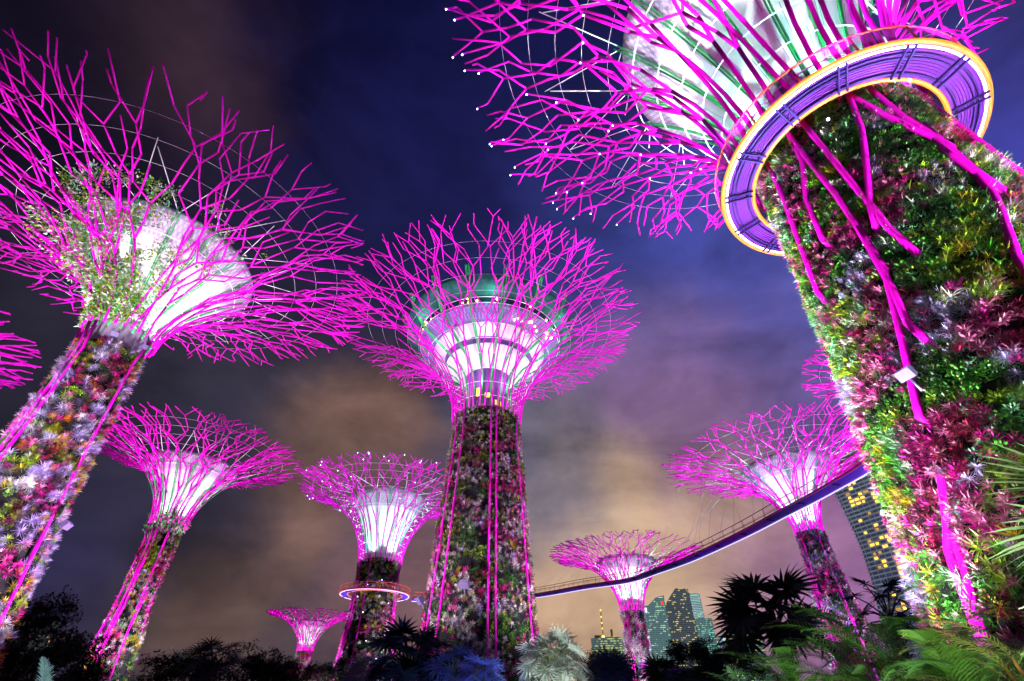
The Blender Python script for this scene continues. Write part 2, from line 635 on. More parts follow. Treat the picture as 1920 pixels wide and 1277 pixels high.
def steel_tree(T):
    rng = random.Random(T['seed'])
    rs = np.random.default_rng(T['seed'])
    root = empty('steel_tree', (T['x'], T['y'], 0), T['label'], 'steel tree', 'giant steel trees with planted trunks')
    T['root'] = root
    zn, zr = T['zn'], T['zr']
    rc = T['rcore']
    # planted core: felt below, bare concrete at the neck
    z_pl = T['zplant']
    zs = np.linspace(0, z_pl, 14)
    mb = MB(); mb.revolve([(trunk_r(T, z) - .45, z) for z in zs], 40)
    mb.build('planting_core', M['backing'], root)
    mb = MB(); mb.revolve([(rc, z_pl - 1.2), (rc, T['zf0'])], 40)
    mb.build('concrete_neck', M['concrete'], root)
    # white funnel and its green ribs
    if T.get('funnel', True):
        zf0, zf1, rf = T['zf0'], T['zf1'], T['rf']
        ex = T.get('fexp', 1.45)

        def frad(u): return rc + .15 + (rf - rc - .15) * u ** ex
        prof = [(frad(u), zf0 + (zf1 - zf0) * u) for u in np.linspace(0, 1, 18)]
        prof += [(frad(1) - .12, zf1 + .35), (frad(1) - .6, zf1 + .3)]
        mb = MB(); mb.revolve(prof, 64)
        fm = panel_mat('funnel_lining', zf1, zf0 + (zf1 - zf0) * .76, T.get('fcol', (.86, .88, .86)), T.get('fband', (.62, .52, .72)), (zf1 - zf0) / 7)
        mb.build('funnel', fm, root)
        nr = T.get('nribs', 16)
        for k in range(nr):
            th = 2 * PI * (k + .37) / nr
            mb = MB()
            for dth in (-.018, .018):
                pts = []
                for u in np.linspace(-.12, 1.03, 14):
                    r = frad(max(u, 0)) + .28
                    pts.append((r * math.sin(th + dth), r * math.cos(th + dth), zf0 + (zf1 - zf0) * u))
                mb.tube(pts, T['rod'] * .55, 5)
            mb.build('funnel_rib', T.get('ribmat', M['rib']), root)
        # stay rods from the funnel rim out to the branches
        ns = T.get('nstay', 16)
        for k in range(ns):
            th = 2 * PI * (k + .37) / ns
            p0 = Vector((rf * math.sin(th), rf * math.cos(th), zf1))
            mb = MB()
            for dth in (-.5, .5):
                q = canopy_pt(T, th + dth * 2 * PI / ns, rng.uniform(.72, .8))
                mb.tube([p0, q], .035 * T.get('cs', 1), 4)
            q = canopy_pt(T, th, .5)
            mb.tube([p0, q], .04 * T.get('cs', 1), 4)
            mb.build('stay_rod', M['cable'], root)
    # hoop cables on the inside of the branches
    for s in T.get('hoops', (.06, .14, .22, .30, .38, .46, .54, .62, .70, .78, .86)):
        mb = MB()
        pts = [canopy_pt(T, 2 * PI * i / 72, s) * 1.0 for i in range(73)]
        pts = [Vector((p.x * .975, p.y * .975, p.z + .1)) for p in pts]
        thick = (.04 if s < .48 else .013) * T.get('cs', 1)
        mb.tube(pts, thick, 4, cap=False)
        mb.build('hoop_cable', M['cable'], root)
    # the branches: every main rod is one part from trunk to tips
    N = T['N']
    w0 = 2 * PI / N
    nodes, tips = [], []
    z0 = T.get('zrod0', .3)
    for i in range(N):
        th = w0 * (i + rng.uniform(-.18, .18)) + T.get('phase', 0)
        mb = MB()
        if T.get('trunkrods', True) and rng.random() < T.get('prod', .36):
            pts = []
            tw = rng.uniform(-.25, .25) * w0
            for z in np.linspace(z0, zn, 12):
                q = 1 - (z - z0) / (zn - z0)
                pts.append(trunk_pt(T, th + tw * q, z, T.get('rodoff', -.2)) if z < zn - .01 else canopy_pt(T, th, 0))
            mb.tube(pts, T['rod'] * 1.2, 6)
            if rng.random() < T.get('pdiag', .45):          # a leaning rod that merges into its neighbour
                za = rng.uniform(.1, .6) * (zn - z0); zb = za + rng.uniform(.25, .4) * (zn - z0)
                sg = rng.choice((-1, 1))
                pts = [trunk_pt(T, th + sg * w0 * 1.0 * u, za + (zb - za) * u, T.get('rodoff', -.2) + .05) for u in np.linspace(0, 1, 6)]
                mb.tube(pts, T['rod'] * .9, 6)
        ln = int(rng.random() < .5)
        grow(T, rng, mb, th, 0.0 if not T.get('sbase') else T['sbase'], w0 * .5, 0, T['rod'], nodes, tips)
        mb.build('branch', M['rod'], root)
    T['nodes'], T['tips'] = nodes, tips
    return root


def soften(o, power):
    """narrow-beam strips of uplights: their light falls off with distance, not with its square"""
    l = o.data
    l.use_nodes = True
    nt = l.node_tree
    em = nt.nodes['Emission']
    lf = nt.nodes.new('ShaderNodeLightFalloff')
    lf.inputs['Strength'].default_value = power
    lf.inputs['Smooth'].default_value = .5
    nt.links.new(lf.outputs['Linear'], em.inputs['Strength'])
    l.energy = 1.0
    return o


def lamps_for(T, mag=1.0, white=1.0, fun=1.0, plants=1.0):
    """the floodlights that stand round a steel tree"""
    b = Vector((T['x'], T['y'], 0))
    tocam = math.atan2(-b.x, -b.y)
    H = T['zr']
    for k, a in enumerate(T.get('mag_at', (-.9, .9, PI))):
        d = T.get('mag_d', T['rbase'] + H * .17)
        p = b + Vector((d * math.sin(tocam + a), d * math.cos(tocam + a), .6))
        aim = b + Vector((T['R'] * .42 * math.sin(tocam + a), T['R'] * .42 * math.cos(tocam + a), H))
        lamp('SPOT', p, mag * 17 * H * H, MAG, aim, 74, .7, .3)
    hf = T['zf1'] - T['zf0']
    for k in range(5):
        a = tocam + PI / 5 + k * PI * 2 / 5
        q = (T['rcore'] + T['rn']) * .5 + .25
        pl = b + Vector((q * math.sin(a), q * math.cos(a), T['zf0'] + .5))
        o = lamp('SPOT', pl, 1, T.get('flight', (.80, 1.0, .97)), pl + Vector((math.sin(a) * .35, math.cos(a) * .35, 1)), 150, .5, .3, 'funnel_uplight')
        soften(o, fun * T.get('fpow', 76) * hf)
    for a in T.get('white_at', (-.95, .95)):
        d = T.get('white_d', T['rbase'] + max(4., H * .27))
        p = b + Vector((d * math.sin(tocam + a), d * math.cos(tocam + a), .5))
        o = lamp('SPOT', p, white * plants * 52 * H * H, T.get('plight', (1., .74, .97)), b + Vector((0, 0, T['zplant'] * .74)), 64, .9, .3, 'trunk_floodlight')
        if 'white_lin' in T: soften(o, T['white_lin'])


# --- plants on a trunk: species grow in patches
def plant_trunk(T, n, mix, size, individual=0, near=False, zmin=.2, ztop=None, seeds=3.1):
    root = T['root']
    rs = np.random.default_rng(T['seed'] + 50)
    b = np.array([T['x'], T['y'], 0.])
    tocam = math.atan2(-b[0], -b[1])
    ztop = ztop or T['zplant']
    out = {}
    names = [m[0] for m in mix]
    wts = [m[3] for m in mix]
    for i in range(n):
        th = tocam + float(np.clip(rs.normal(0, 1.15), -3.1, 3.1)) if rs.random() < .8 else rs.uniform(-PI, PI)
        th = tocam + rs.uniform(-2.2, 2.2) if rs.random() < .85 else th
        z = rs.uniform(zmin, ztop)
        if noise2(th, z, T.get('patch', .28) * 2.2, 91.) + rs.normal(0, .12) > T.get('gap', .22): continue      # bare felt shows between the plants
        best, bi = -9, 0
        for k in range(len(mix)):
            v = noise2(th, z, T.get('patch', .28), seeds + k * 1.7) + wts[k] + rs.normal(0, .20)
            if v > best: best, bi = v, k
        out.setdefault(bi, []).append((th, z))
    res = {}
    for bi, lst in out.items():
        name, kind, pigs, w, sc_, tilt = mix[bi]
        a = np.array(lst)
        r = np.array([trunk_r(T, z) for z in a[:, 1]]) - .42 + rs.uniform(0, .25, len(a))
        nrm = np.stack([np.sin(a[:, 0]), np.cos(a[:, 0]), np.zeros(len(a))], 1)
        pos = nrm * r[:, None]; pos[:, 2] = a[:, 1]
        scl = size * sc_ * rs.uniform(.75, 1.35, len(a))
        pk = np.array([PIG[p] for p in pigs])
        # neighbouring plants of a patch share a pigment
        pi_ = np.array([int((noise2(t, z, .35, 40 + bi) * 1.9 + .5 + rs.normal(0, .12)) * len(pigs)) % len(pigs) for t, z in lst])
        cols = pk[pi_] * (.22 + 1.25 * rs.uniform(0, 1, (len(a), 1)) ** 1.5)
        res.setdefault(name, []).append((kind, pos, nrm, scl, np.clip(cols, 0, 1), tilt))
    budget = individual
    for name, groups in res.items():
        Vs, Fs, Cs, off = [], [], [], 0
        made = 0
        quota = max(0, min(95, int(individual / len(res)))) if individual else 0
        for (kind, pos, nrm, scl, cols, tilt) in groups:
            wpos = pos + b
            d = np.linalg.norm(wpos - np.array([0, 0, CAMZ]), axis=1)
            face = ((np.array([0, 0, CAMZ]) - wpos) * nrm).sum(1) / d
            order = np.argsort(-(scl / d) * np.clip(face, 0.05, 1))
            q = min(quota - made, len(order))
            single = order[:max(q, 0)]
            rest = order[max(q, 0):]
            for i in single:
                v, f, c = scatter_arrays(kind, pos[i:i + 1] * 0, nrm[i:i + 1], scl[i:i + 1], cols[i:i + 1], rs, tilt)
                link(name, np_mesh(name, v, f, c), M['leaf'], root, tuple(pos[i]))
            made += len(single)
            if len(rest):
                v, f, c = scatter_arrays(kind, pos[rest], nrm[rest], scl[rest], cols[rest], rs, tilt)
                Vs.append(v); Fs.append(f + off); Cs.append(c); off += len(v)
        if Vs:
            link(name, np_mesh(name, np.concatenate(Vs), np.concatenate(Fs), np.concatenate(Cs)), M['leaf'], root, kind='stuff')


def neck_vines(T, n, th_c, th_w, s0, s1, pigs, size):
    """climbers on the rods of the canopy"""
    rs = np.random.default_rng(T['seed'] + 90)
    th = th_c + rs.normal(0, th_w, n)
    s = s0 + (s1 - s0) * rs.uniform(0, 1, n) ** 1.15
    P = np.array([tuple(canopy_pt(T, a, b_)) for a, b_ in zip(th, s)])
    keep = np.array([noise.noise(Vector((math.sin(a) * 4, math.cos(a) * 4, b_ * 9))) > -.12 for a, b_ in zip(th, s)])
    P = P[keep]; th = th[keep]
    P[:, :2] *= rs.uniform(.90, 1.01, (len(P), 1))
    nr = np.stack([np.sin(th), np.cos(th), np.full(len(th), -.3)], 1)
    pk = np.array([PIG[p] for p in pigs])[rs.integers(0, len(pigs), len(P))]
    v, f, c = scatter_arrays('vine', P, nr, size * rs.uniform(.6, 1.3, len(P)), pk, rs, .2)
    link('climbing_vine', np_mesh('climbing_vine', v, f, c), M['leaf'], T['root'], kind='stuff')


def leds(T, count, rad, s_lo=.5, trunk=0, face=None):
    rng = random.Random(T['seed'] + 5)
    me = MB(); me.sphere((0, 0, 0), rad, 8, 6); me = me.mesh('led_lamp'); me.materials.append(M['led'])
    cand = [n for n in T['nodes'] + T['tips'] if n[1] > s_lo]
    if face is not None: cand = [n for n in cand if math.cos(n[0] - face) > -.15]
    rng.shuffle(cand)
    for th, s in cand[:count]:
        p = canopy_pt(T, th, s)
        link('led_lamp', me, None, T['root'], p + Vector((-p.x, -p.y, 0)).normalized() * 0 + Vector((0, 0, -.16)))
    tc_ = math.atan2(-T['x'], -T['y'])
    for k in range(trunk):
        th = tc_ + rng.uniform(-1.2, 1.2)
        z = rng.uniform(.25, 1.0) * T['zplant']
        link('led_lamp', me, None, T['root'], trunk_pt(T, th, z, .45))


def flood_box(T, th, z, size=.6, off=.5):
    """a floodlight box bracketed to the trunk"""
    mb = MB()
    mb.box((0, 0, 0), (size, size * .7, size * .55))
    for k in range(4): mb.box((0, -size * .36, -size * .2 + k * size * .13), (size * .9, size * .06, size * .04))
    mb.tube([(0, -size * .3, 0), (0, -size * .3 - off, -.05)], size * .08, 6)
    mb.quad((-size * .44, size * .353, -size * .22), (size * .44, size * .353, -size * .22), (size * .44, size * .353, size * .22), (-size * .44, size * .353, size * .22), mi=1)
    p = trunk_pt(T, th, z, off)
    o = mb.build('floodlight', [M['floodcase'], M['floodglass']], T['root'], p, (R(55), 0, -th))
    return o


def tree_at(name, az, D, **kw):
    T = dict(x=D * math.sin(R(az)), y=D * math.cos(R(az)))
    T.update(kw)
    T.setdefault('rbase', T['trunk'][0][1])
    TREES[name] = T
    return T


G_ = 'giant steel trees with planted trunks'
MIX_NEAR = [
    ('bromeliad', 'bromeliad', ['magenta', 'pink', 'crimson', 'magenta', 'pink'], .10, 1.0, .5),
    ('strap_plant', 'strap', ['lime', 'yellow', 'green', 'mint', 'white'], -.04, 1.0, .5),
    ('leafy_shrub', 'shrub', ['green', 'deep', 'green', 'mint', 'lime'], .12, 1.1, .3),
    ('air_plant', 'air', ['lilac', 'white', 'lilac'], -.16, 1.0, .4),
    ('fern', 'fern', ['green', 'lime', 'mint'], -.10, .9, .4),
]
# 1 the near tree on the right, carrying the walkway ring
B = tree_at('B', 0, 1, seed=11, x=15.65, y=12.93, zn=23.2, zr=41.6, rn=3.9, R=20.7, rcore=2.4, zf0=25.0, zf1=38.6, rf=8.0, zplant=23.6, N=36, rod=.115,
            trunk=[(0, 5.5), (4.3, 5.0), (7.2, 4.65), (10.3, 4.4), (15, 4.0), (20, 3.75), (24, 3.6), (30, 3.6)], trunkrods=False, plight=(1., .90, .98), patch=.62, gap=.62, fpow=60, flight=(.45, 1.0, .94), mag_at=(-1.5, 2.6, PI), mag_d=8.5, white_at=(-.8, .8, 1.5, -2.0), white_d=8.4, white_lin=4600, kwhite=1.6, kmag=.85,
            label='huge right steel tree with an orange-rimmed walkway ring round its planted trunk')
# 2 the tall tree in the middle with the restaurant
A = tree_at('A', -3.35, 60, seed=23, zn=34.0, zr=50.3, rn=4.75, R=23.6, rcore=2.9, zf0=36.0, zf1=48, rf=6, zplant=34.2, N=40, rod=.10, funnel=False, kwhite=.6,
            trunk=[(0, 8.2), (3, 7.2), (9, 6.35), (16, 5.85), (25.5, 5.2), (34, 4.6), (40, 4.6)], patch=.5, gap=.3, pdiag=.5,
            label='tallest steel tree in the middle, with a round green-roofed restaurant inside its crown')
# 3 the leaning-looking near tree on the left
F = tree_at('F', -45.9, 45.5, seed=37, zn=26.3, zr=37.2, rn=2.6, R=19.3, rcore=1.75, zf0=27.2, zf1=35.2, rf=7.6, zplant=25.0, N=28, plight=(1., .70, 1.0), flight=(.60, 1.0, .80), rod=.092, prod=.3, rodoff=-.2,
            trunk=[(0, 4.1), (5, 3.6), (9.5, 3.2), (17.5, 2.65), (25, 2.4), (30, 2.4)], patch=.55, pdiag=.8,
            label='large left steel tree with vines over its white funnel and lilac plants on its trunk')
# 4 the smaller one behind it
Gt = tree_at('G', -34.8, 75, seed=41, zn=20.3, zr=30.2, rn=2.05, R=13.6, rcore=1.3, zf0=20.8, zf1=27.8, rf=5.5, zplant=20.3, N=27, rod=.088, cs=1.1,
             trunk=[(0, 3.1), (4.6, 2.65), (12, 1.9), (20, 1.9), (25, 1.9)], patch=.3,
             label='slender steel tree with a bright green-ribbed white funnel, behind the vine-covered one')
# 5 the one with the far walkway ring
Ct = tree_at('C', -14.3, 117, seed=53, zn=28.0, zr=44.3, rn=4.7, R=22.0, rcore=2.7, zf0=29.0, zf1=42.0, rf=8.2, zplant=28.5, N=32, rod=.115, cs=1.5,
             trunk=[(0, 6.6), (7, 5.9), (18, 4.8), (27, 4.5), (35, 4.6)], patch=.25, ribmat=M['rib_teal'], flight=(.62, 1., .97),
             label='steel tree dotted with tiny white lamps, with the far walkway ring round its trunk')
# 6 the one behind the walkway near the office towers
Et = tree_at('E', 12.4, 115, seed=61, zn=18.8, zr=30.2, rn=2.4, R=16.7, rcore=1.5, fpow=190, zf0=20.2, zf1=28.2, rf=6.4, zplant=19.5, N=28, rod=.105, cs=1.4,
             trunk=[(0, 2.9), (10, 2.25), (18, 2.2), (25, 2.5)], patch=.3, ribmat=M['rib_teal'],
             label='small steel tree with frosty white climbers on its trunk, standing before the office towers')
# 7 the one to the right of it
Dt = tree_at('D', 30.8, 91, seed=67, zn=24.5, zr=37.0, rn=2.0, R=20.3, rcore=1.25, zf0=25.2, zf1=34.8, rf=7.2, zplant=24.0, N=30, rod=.098, cs=1.2,
             trunk=[(0, 3.9), (14, 2.75), (20, 2.2), (26, 1.9), (30, 1.9)], patch=.3, ribmat=M['rib_teal'], plight=(.85, .62, 1.0), fpow=210, flight=(.72, .95, 1.0),
             label='steel tree with a wide glowing funnel, crossed by the walkway, beside the hotel')
# 8 the smallest, far away
Ht = tree_at('H', -19.9, 166, seed=71, zn=16.0, zr=24.8, rn=2.1, R=12.6, rcore=1.3, zf0=16.8, zf1=22.6, rf=5.4, zplant=16.0, N=24, rod=.12, cs=1.6,
             trunk=[(0, 3.0), (8, 2.3), (16, 2.0), (20, 2.0)], patch=.3,
             label='smallest steel tree, low in the gap left of the one with the far ring')
# 9, 10 two more whose crowns look round the others
Jt = tree_at('J', 45.0, 65, seed=73, zn=24.0, zr=35.4, rn=2.1, R=11.0, rcore=1.4, zf0=25, zf1=32.6, rf=5.0, zplant=24., N=22, rod=.12,
             trunk=[(0, 3.2), (24, 2.0), (30, 2.0)], patch=.3,
             label='steel tree mostly hidden behind the huge near trunk, only its crown edge showing')
It = tree_at('I', -62, 90, seed=79, zn=27.0, zr=39.9, rn=2.2, R=19.2, rcore=1.5, zf0=28, zf1=37, rf=6.5, zplant=27., N=26, rod=.14,
             trunk=[(0, 4.0), (27, 2.2), (34, 2.2)], patch=.3,
             label='steel tree cut off by the left edge, only the tips of its crown in view')
for T in (B, A, F, Gt, Ct, Et, Dt, Ht, Jt, It):
    steel_tree(T)

FARMIX = [
    ('bromeliad', 'far', ['magenta', 'pink', 'crimson'], .03, 1.0, .5),
    ('strap_plant', 'far', ['lime', 'yellow', 'mint', 'white', 'white', 'yellow'], .08, .95, .5),
    ('leafy_shrub', 'farshrub', ['green', 'deep', 'lime'], .05, 1.0, .3),
    ('air_plant', 'farair', ['white', 'lilac'], -.02, 1.0, .4),
]
plant_trunk(B, 16000, MIX_NEAR, .48, 300, True, ztop=23.4)
plant_trunk(F, 3800, [
    ('bromeliad', 'bromeliad', ['magenta', 'pink', 'crimson', 'orange', 'magenta'], .10, .8, .5),
    ('strap_plant', 'strap', ['lime', 'yellow', 'pink'], -.06, .7, .5),
    ('leafy_shrub', 'shrub', ['green', 'deep', 'lime'], -.05, .8, .3),
    ('air_plant', 'air', ['lilac', 'white', 'lilac'], .10, .95, .3)], .8, 200, True)
plant_trunk(A, 9500, [
    ('bromeliad', 'far', ['magenta', 'crimson', 'magenta', 'pink'], .09, .6, .5),
    ('strap_plant', 'far', ['white', 'lime', 'yellow', 'mint', 'white', 'white'], .08, .55, .5),
    ('leafy_shrub', 'farshrub', ['green', 'deep', 'lime', 'green', 'deep'], .09, .75, .3),
    ('air_plant', 'farair', ['white', 'lilac', 'white'], -.10, .65, .4)], 1.0, 0)
plant_trunk(Gt, 2890, FARMIX, .62)
plant_trunk(Ct, 3230, FARMIX, .85)
plant_trunk(Et, 2210, [
    ('bromeliad', 'far', ['magenta', 'crimson'], -.05, 1.0, .5),
    ('leafy_shrub', 'farshrub', ['deep', 'blue'], .0, 1.0, .3),
    ('air_plant', 'farair', ['white', 'lilac', 'mint'], .10, 1.5, .4)], 1.0)
plant_trunk(Dt, 2550, [
    ('bromeliad', 'far', ['magenta', 'pink', 'magenta'], .05, .95, .5),
    ('leafy_shrub', 'farshrub', ['deep', 'blue', 'green'], .03, 1.0, .3),
    ('air_plant', 'farair', ['white', 'lilac', 'mint'], .04, 1.0, .4)], .95)
plant_trunk(Ht, 1190, FARMIX, 1.1)
plant_trunk(Jt, 300, FARMIX, 1.1)
plant_trunk(It, 300, FARMIX, 1.1)
tcF = math.atan2(-F['x'], -F['y'])
neck_vines(F, 3600, tcF + 1.05, .62, .03, .66, ['lime', 'mint', 'white', 'white', 'lime', 'green'], 1.25)
neck_vines(Gt, 200, math.atan2(-Gt['x'], -Gt['y']), .9, -.05, .08, ['green', 'pink', 'mint'], 1.2)
leds(B, 92, .06, .5, 5, math.atan2(-B['x'], -B['y']) + .45)
leds(Ct, 44, .075, .5, 9)
tcB = math.atan2(-B['x'], -B['y'])
flood_box(B, R(-110), 9.2, .42, .45)
flood_box(F, tcF - .9, 11.5, .6, .7)
flood_box(F, tcF + .15, 25.2, .5, .5)
flood_box(F, tcF - .6, 25.4, .5, .5)
tcA = math.atan2(-A['x'], -A['y'])
flood_box(A, tcA + .25, 12.2, 1.0, .7)
flood_box(A, tcA + 1.15, 11.4, 1.0, .7)

# magenta rods that climb the near trunk, between its plants (angle round the axis in degrees, height)
RODS = [[(-115.3, 22.6), (-115.3, 21.6), (-119.1, 17.3), (-119.2, 15.3), (-117.8, 12.4), (-116.0, 10.9), (-118.8, 9.9)],
        [(-119.2, 15.3), (-119.1, 13.1), (-111.0, 10.4), (-105.7, 8.8), (-102.7, 7.9)],
        [(-125.7, 22.4), (-127.7, 18.3), (-128.9, 15.9), (-129.2, 14.5), (-133, 12.5)],
        [(-156.4, 22.6), (-147.8, 19.8), (-139.3, 18.0), (-128.9, 15.9), (-123.8, 14.4)],
        [(-155.3, 22.4), (-162.0, 20.2), (-170.5, 18.4), (-178, 16.8)],
        [(-167.7, 22.6), (-169.3, 19.7), (-172.7, 18.4), (-172.0, 16.7), (-176, 14)],
        [(-174.4, 19.0), (-173.4, 16.0), (-169.5, 14.4), (-161.0, 12.7), (-155.8, 11.6), (-150, 9.)],
        [(-169.8, 17.4), (-172.6, 15.3), (-176.6, 14.3)],
        [(-89.5, 2.9), (-91, 4.9), (-94.7, 5.5), (-98.1, 6.2), (-101.7, 7.0)],
        [(-90.4, 2.5), (-94.2, 4.5), (-96.1, 5.7)],
        [(-115.3, 21.6), (-113.2, 20.1), (-104.2, 18.3), (-100, 15)],
        [(-91.3, 22.2), (-89.7, 19.4), (-86.1, 17.5), (-80, 13)],
        [(-20, 22.4), (-30, 12), (-22, 1)], [(20, 22.4), (14, 12), (22, 1)],
        [(70, 22.4), (78, 12), (70, 1)], [(120, 22.4), (112, 12), (121, 1)], [(155, 22.4), (160, 14), (150, 6), (152, 1)]]
for rd in RODS:
    mb = MB()
    pts = []
    for (a, b) in zip(rd[:-1], rd[1:]):
        for u in (0, .34, .67):
            pts.append(trunk_pt(B, R(a[0] + (b[0] - a[0]) * u), a[1] + (b[1] - a[1]) * u, -.09))
    pts.append(trunk_pt(B, R(rd[-1][0]), rd[-1][1], -.6))
    if rd[0][1] < 4: pts = [Vector((p.x * .965, p.y * .965, p.z)) for p in pts]      # these lie deeper among the leaves
    mb.tube(pts, [.115] * (len(pts) - 1) + [.09], 10)
    mb.build('trunk_rod', M['rod'], B['root'])
# the necks of the near tree's branches come up inside the ring
for T in TREES.values():
    lamps_for(T, T.get('kmag', {id(Dt): .42, id(Et): .36, id(Ct): .38, id(Gt): .52, id(Ht): .7, id(Jt): .35, id(It): .55, id(A): .72, id(F): .75}.get(id(T), 1)), T.get('kwhite', 1), T.get('kfun', 0 if T is A else 1))

# ------------------------------------------------------------------ restaurant in the crown of the tallest tree
def restaurant(T):
    root = T['root']
    white = panel_mat('soffit_panels', 60, 90, (.85, .80, .88), (.5, .4, .6), .5)
    lav = plain('lavender_cladding', (.17, .07, .28), .6, 0, .3, .2, 1.2)
    grid = panel_mat('grid_soffit', 0, -10, (.4, .3, .6), (.30, .24, .55), .3)
    teal = plain('roof_planting_teal', (.016, .12, .095), .7, 0, .3, .6, 1.6, .4)
    dark = plain('dark_glass', (.02, .04, .06), .15, 0, .6)
    mb = MB(); mb.revolve([(2.9, 33), (2.9, 37.4), (3.0, 39.5), (3.4, 40.8)], 48); mb.build('lift_core', lav, root)
    mb = MB(); mb.revolve([(3.4, 40.8), (4.3, 41.6), (6.2, 42.9), (6.25, 43.15), (5.8, 43.2)], 64); mb.build('lower_soffit', white, root)
    mb = MB(); mb.revolve([(5.8, 43.2), (5.9, 44.0), (6.6, 44.1)], 64); mb.build('recess_band', lav, root)
    mb = MB(); mb.revolve([(6.6, 44.1), (8.2, 45.0), (8.25, 45.3), (7.6, 45.35)], 64); mb.build('upper_soffit', white, root)
    mb = MB(); mb.revolve([(7.6, 45.35), (10.4, 46.2), (10.6, 46.5), (10.6, 46.9), (10.2, 46.9)], 64); mb.build('floor_ring', grid, root)
    mb = MB(); mb.revolve([(10.0, 46.9), (10.3, 48.4)], 64); mb.build('glass_band', dark, root)
    mb = MB(); mb.revolve([(10.6, 48.2), (12.2, 48.5), (13.0, 49.3), (12.9, 50.0), (12.0, 50.4), (9.5, 50.5), (6, 50.3), (.1, 50.3)], 72); mb.build('green_roof', teal, root)
    for k, (r, z) in enumerate(((10.7, 46.7), (10.9, 47.6), (8.3, 45.15), (6.3, 43.0))):
        m2 = MB(); m2.tube([(r * math.sin(2 * PI * i / 72), r * math.cos(2 * PI * i / 72), z) for i in range(73)], .05, 5); m2.build('edge_hoop', M['cable'], root)
    for k in range(16):                         # paired green fins that run from the neck up past the roof edge
        th = 2 * PI * (k + .5) / 16
        mb = MB()
        prof = [(3.15, 35), (3.3, 38), (3.9, 40.5), (5.3, 42.3), (7.4, 43.6), (9.4, 44.9), (11.2, 46.4), (12.6, 48.4), (13.6, 50.3), (13.9, 51.1), (13.5, 51.2), (12.9, 50.2)]
        for d in (-.014, .014):
            mb.tube([(r * math.sin(th + d), r * math.cos(th + d), z) for r, z in prof], .11, 5)
        mb.build('roof_fin', M['rib'], root)
    rng = random.Random(5)
    warm = glow('dining_lamp', (1., .62, .12), 9.)
    me = MB(); me.sphere((0, 0, 0), .16, 8, 6); me = me.mesh('dining_lamp'); me.materials.append(warm)
    tc_ = math.atan2(-T['x'], -T['y'])
    for k in range(26):
        th = tc_ + rng.uniform(-1.3, 1.3)
        if k < 12: r, z = rng.uniform(10.35, 10.5), rng.uniform(47.2, 48.1)
        else: r, z = rng.uniform(9.2, 10.3), 46.05 - (10.4 - 9.7) * .3 + rng.uniform(-.15, 0)
        if k >= 12: th = tc_ - rng.uniform(.35, 1.1)
        link('dining_lamp', me, None, root, (r * math.sin(th), r * math.cos(th), z - (.35 if k >= 12 else 0)))
    yl = glow('lit_window', (1., .55, .05), 1.4)
    for dth, z, w, h in ((.42, 37.2, .8, 1.3), (-.05, 36.6, 1.1, .7), (-.5, 35.6, .9, .7)):
        th = tc_ + dth
        mb = MB(); mb.box((0, 0, 0), (w, .08, h)); mb.build('lit_window', yl, root, (2.98 * math.sin(th), 2.98 * math.cos(th), z), (0, 0, -th))
    b = Vector((T['x'], T['y'], 0))
    for k in range(6):
        th = tc_ + 2 * PI * k / 6 + .3
        lamp('POINT', b + Vector((4.0 * math.sin(th), 4.0 * math.cos(th), 38.6)), 190, (.93, .80, 1.0), soft=.3, name='soffit_lamp')
    for k in range(6):
        th = tc_ + 2 * PI * k / 6
        lamp('POINT', b + Vector((11.6 * math.sin(th), 11.6 * math.cos(th), 47.4)), 170, (.25, 1.0, .8), soft=.3, name='roof_lamp')
        lamp('POINT', b + Vector((8.9 * math.sin(th), 8.9 * math.cos(th), 43.6)), 110, (.8, .8, 1.0), soft=.3, name='deck_lamp')


restaurant(A)

# ------------------------------------------------------------------ the aerial walkway: two rings and a curved path between them
WZ = 22.0
walk = empty('aerial_walkway', (B['x'], B['y'], WZ), 'long curved walkway high between the steel trees, with red rails and a white light line', 'walkway')
WO = Vector((B['x'], B['y'], WZ))


def smooth_path(pts, step):
    """Catmull-Rom through the points, sampled about every step metres"""
    P = [Vector(p) for p in pts]
    P = [P[0] * 2 - P[1]] + P + [P[-1] * 2 - P[-2]]
    dense = []
    for i in range(1, len(P) - 2):
        for k in range(40):
            t = k / 40
            a, b_, c, d = P[i - 1], P[i], P[i + 1], P[i + 2]
            dense.append(.5 * ((2 * b_) + (c - a) * t + (2 * a - 5 * b_ + 4 * c - d) * t * t + (3 * b_ - a - 3 * c + d) * t ** 3))
    dense.append(P[-2])
    out = [dense[0]]; acc = 0
    for a, b_ in zip(dense[:-1], dense[1:]):
        acc += (b_ - a).length
        if acc >= step: out.append(b_); acc = 0
    return out


def circle_path(cx, cy, r, n):
    return [Vector((cx + r * math.sin(2 * PI * i / n), cy + r * math.cos(2 * PI * i / n), 0)) for i in range(n + 1)]


def laterals(path, closed):
    L = []
    for i in range(len(path)):
        a = path[i - 1] if i > 0 else (path[-2] if closed else path[0])
        b_ = path[i + 1] if i < len(path) - 1 else (path[1] if closed else path[-1])
        t = (b_ - a); t.z = 0; t.normalize()
        L.append(Vector((-t.y, t.x, 0)))       # left of the direction of travel
    return L


def sweep(mb, path, lat, prof):
    """prof: (offset to the outer side, height) pairs"""
    b = len(mb.v); n = len(prof)
    for p, l in zip(path, lat):
        for (o, z) in prof: mb.v.append(Vector((p.x, p.y, WZ)) + l * o + Vector((0, 0, z)) - WO)
    for i in range(len(path) - 1):
        for j in range(n - 1):
            mb.f.append((b + i * n + j, b + i * n + j + 1, b + (i + 1) * n + j + 1, b + (i + 1) * n + j)); mb.sm.append(False); mb.mi.append(0)


def line(path, lat, o, z):
    return [Vector((p.x, p.y, WZ + z)) + l * o - WO for p, l in zip(path, lat)]


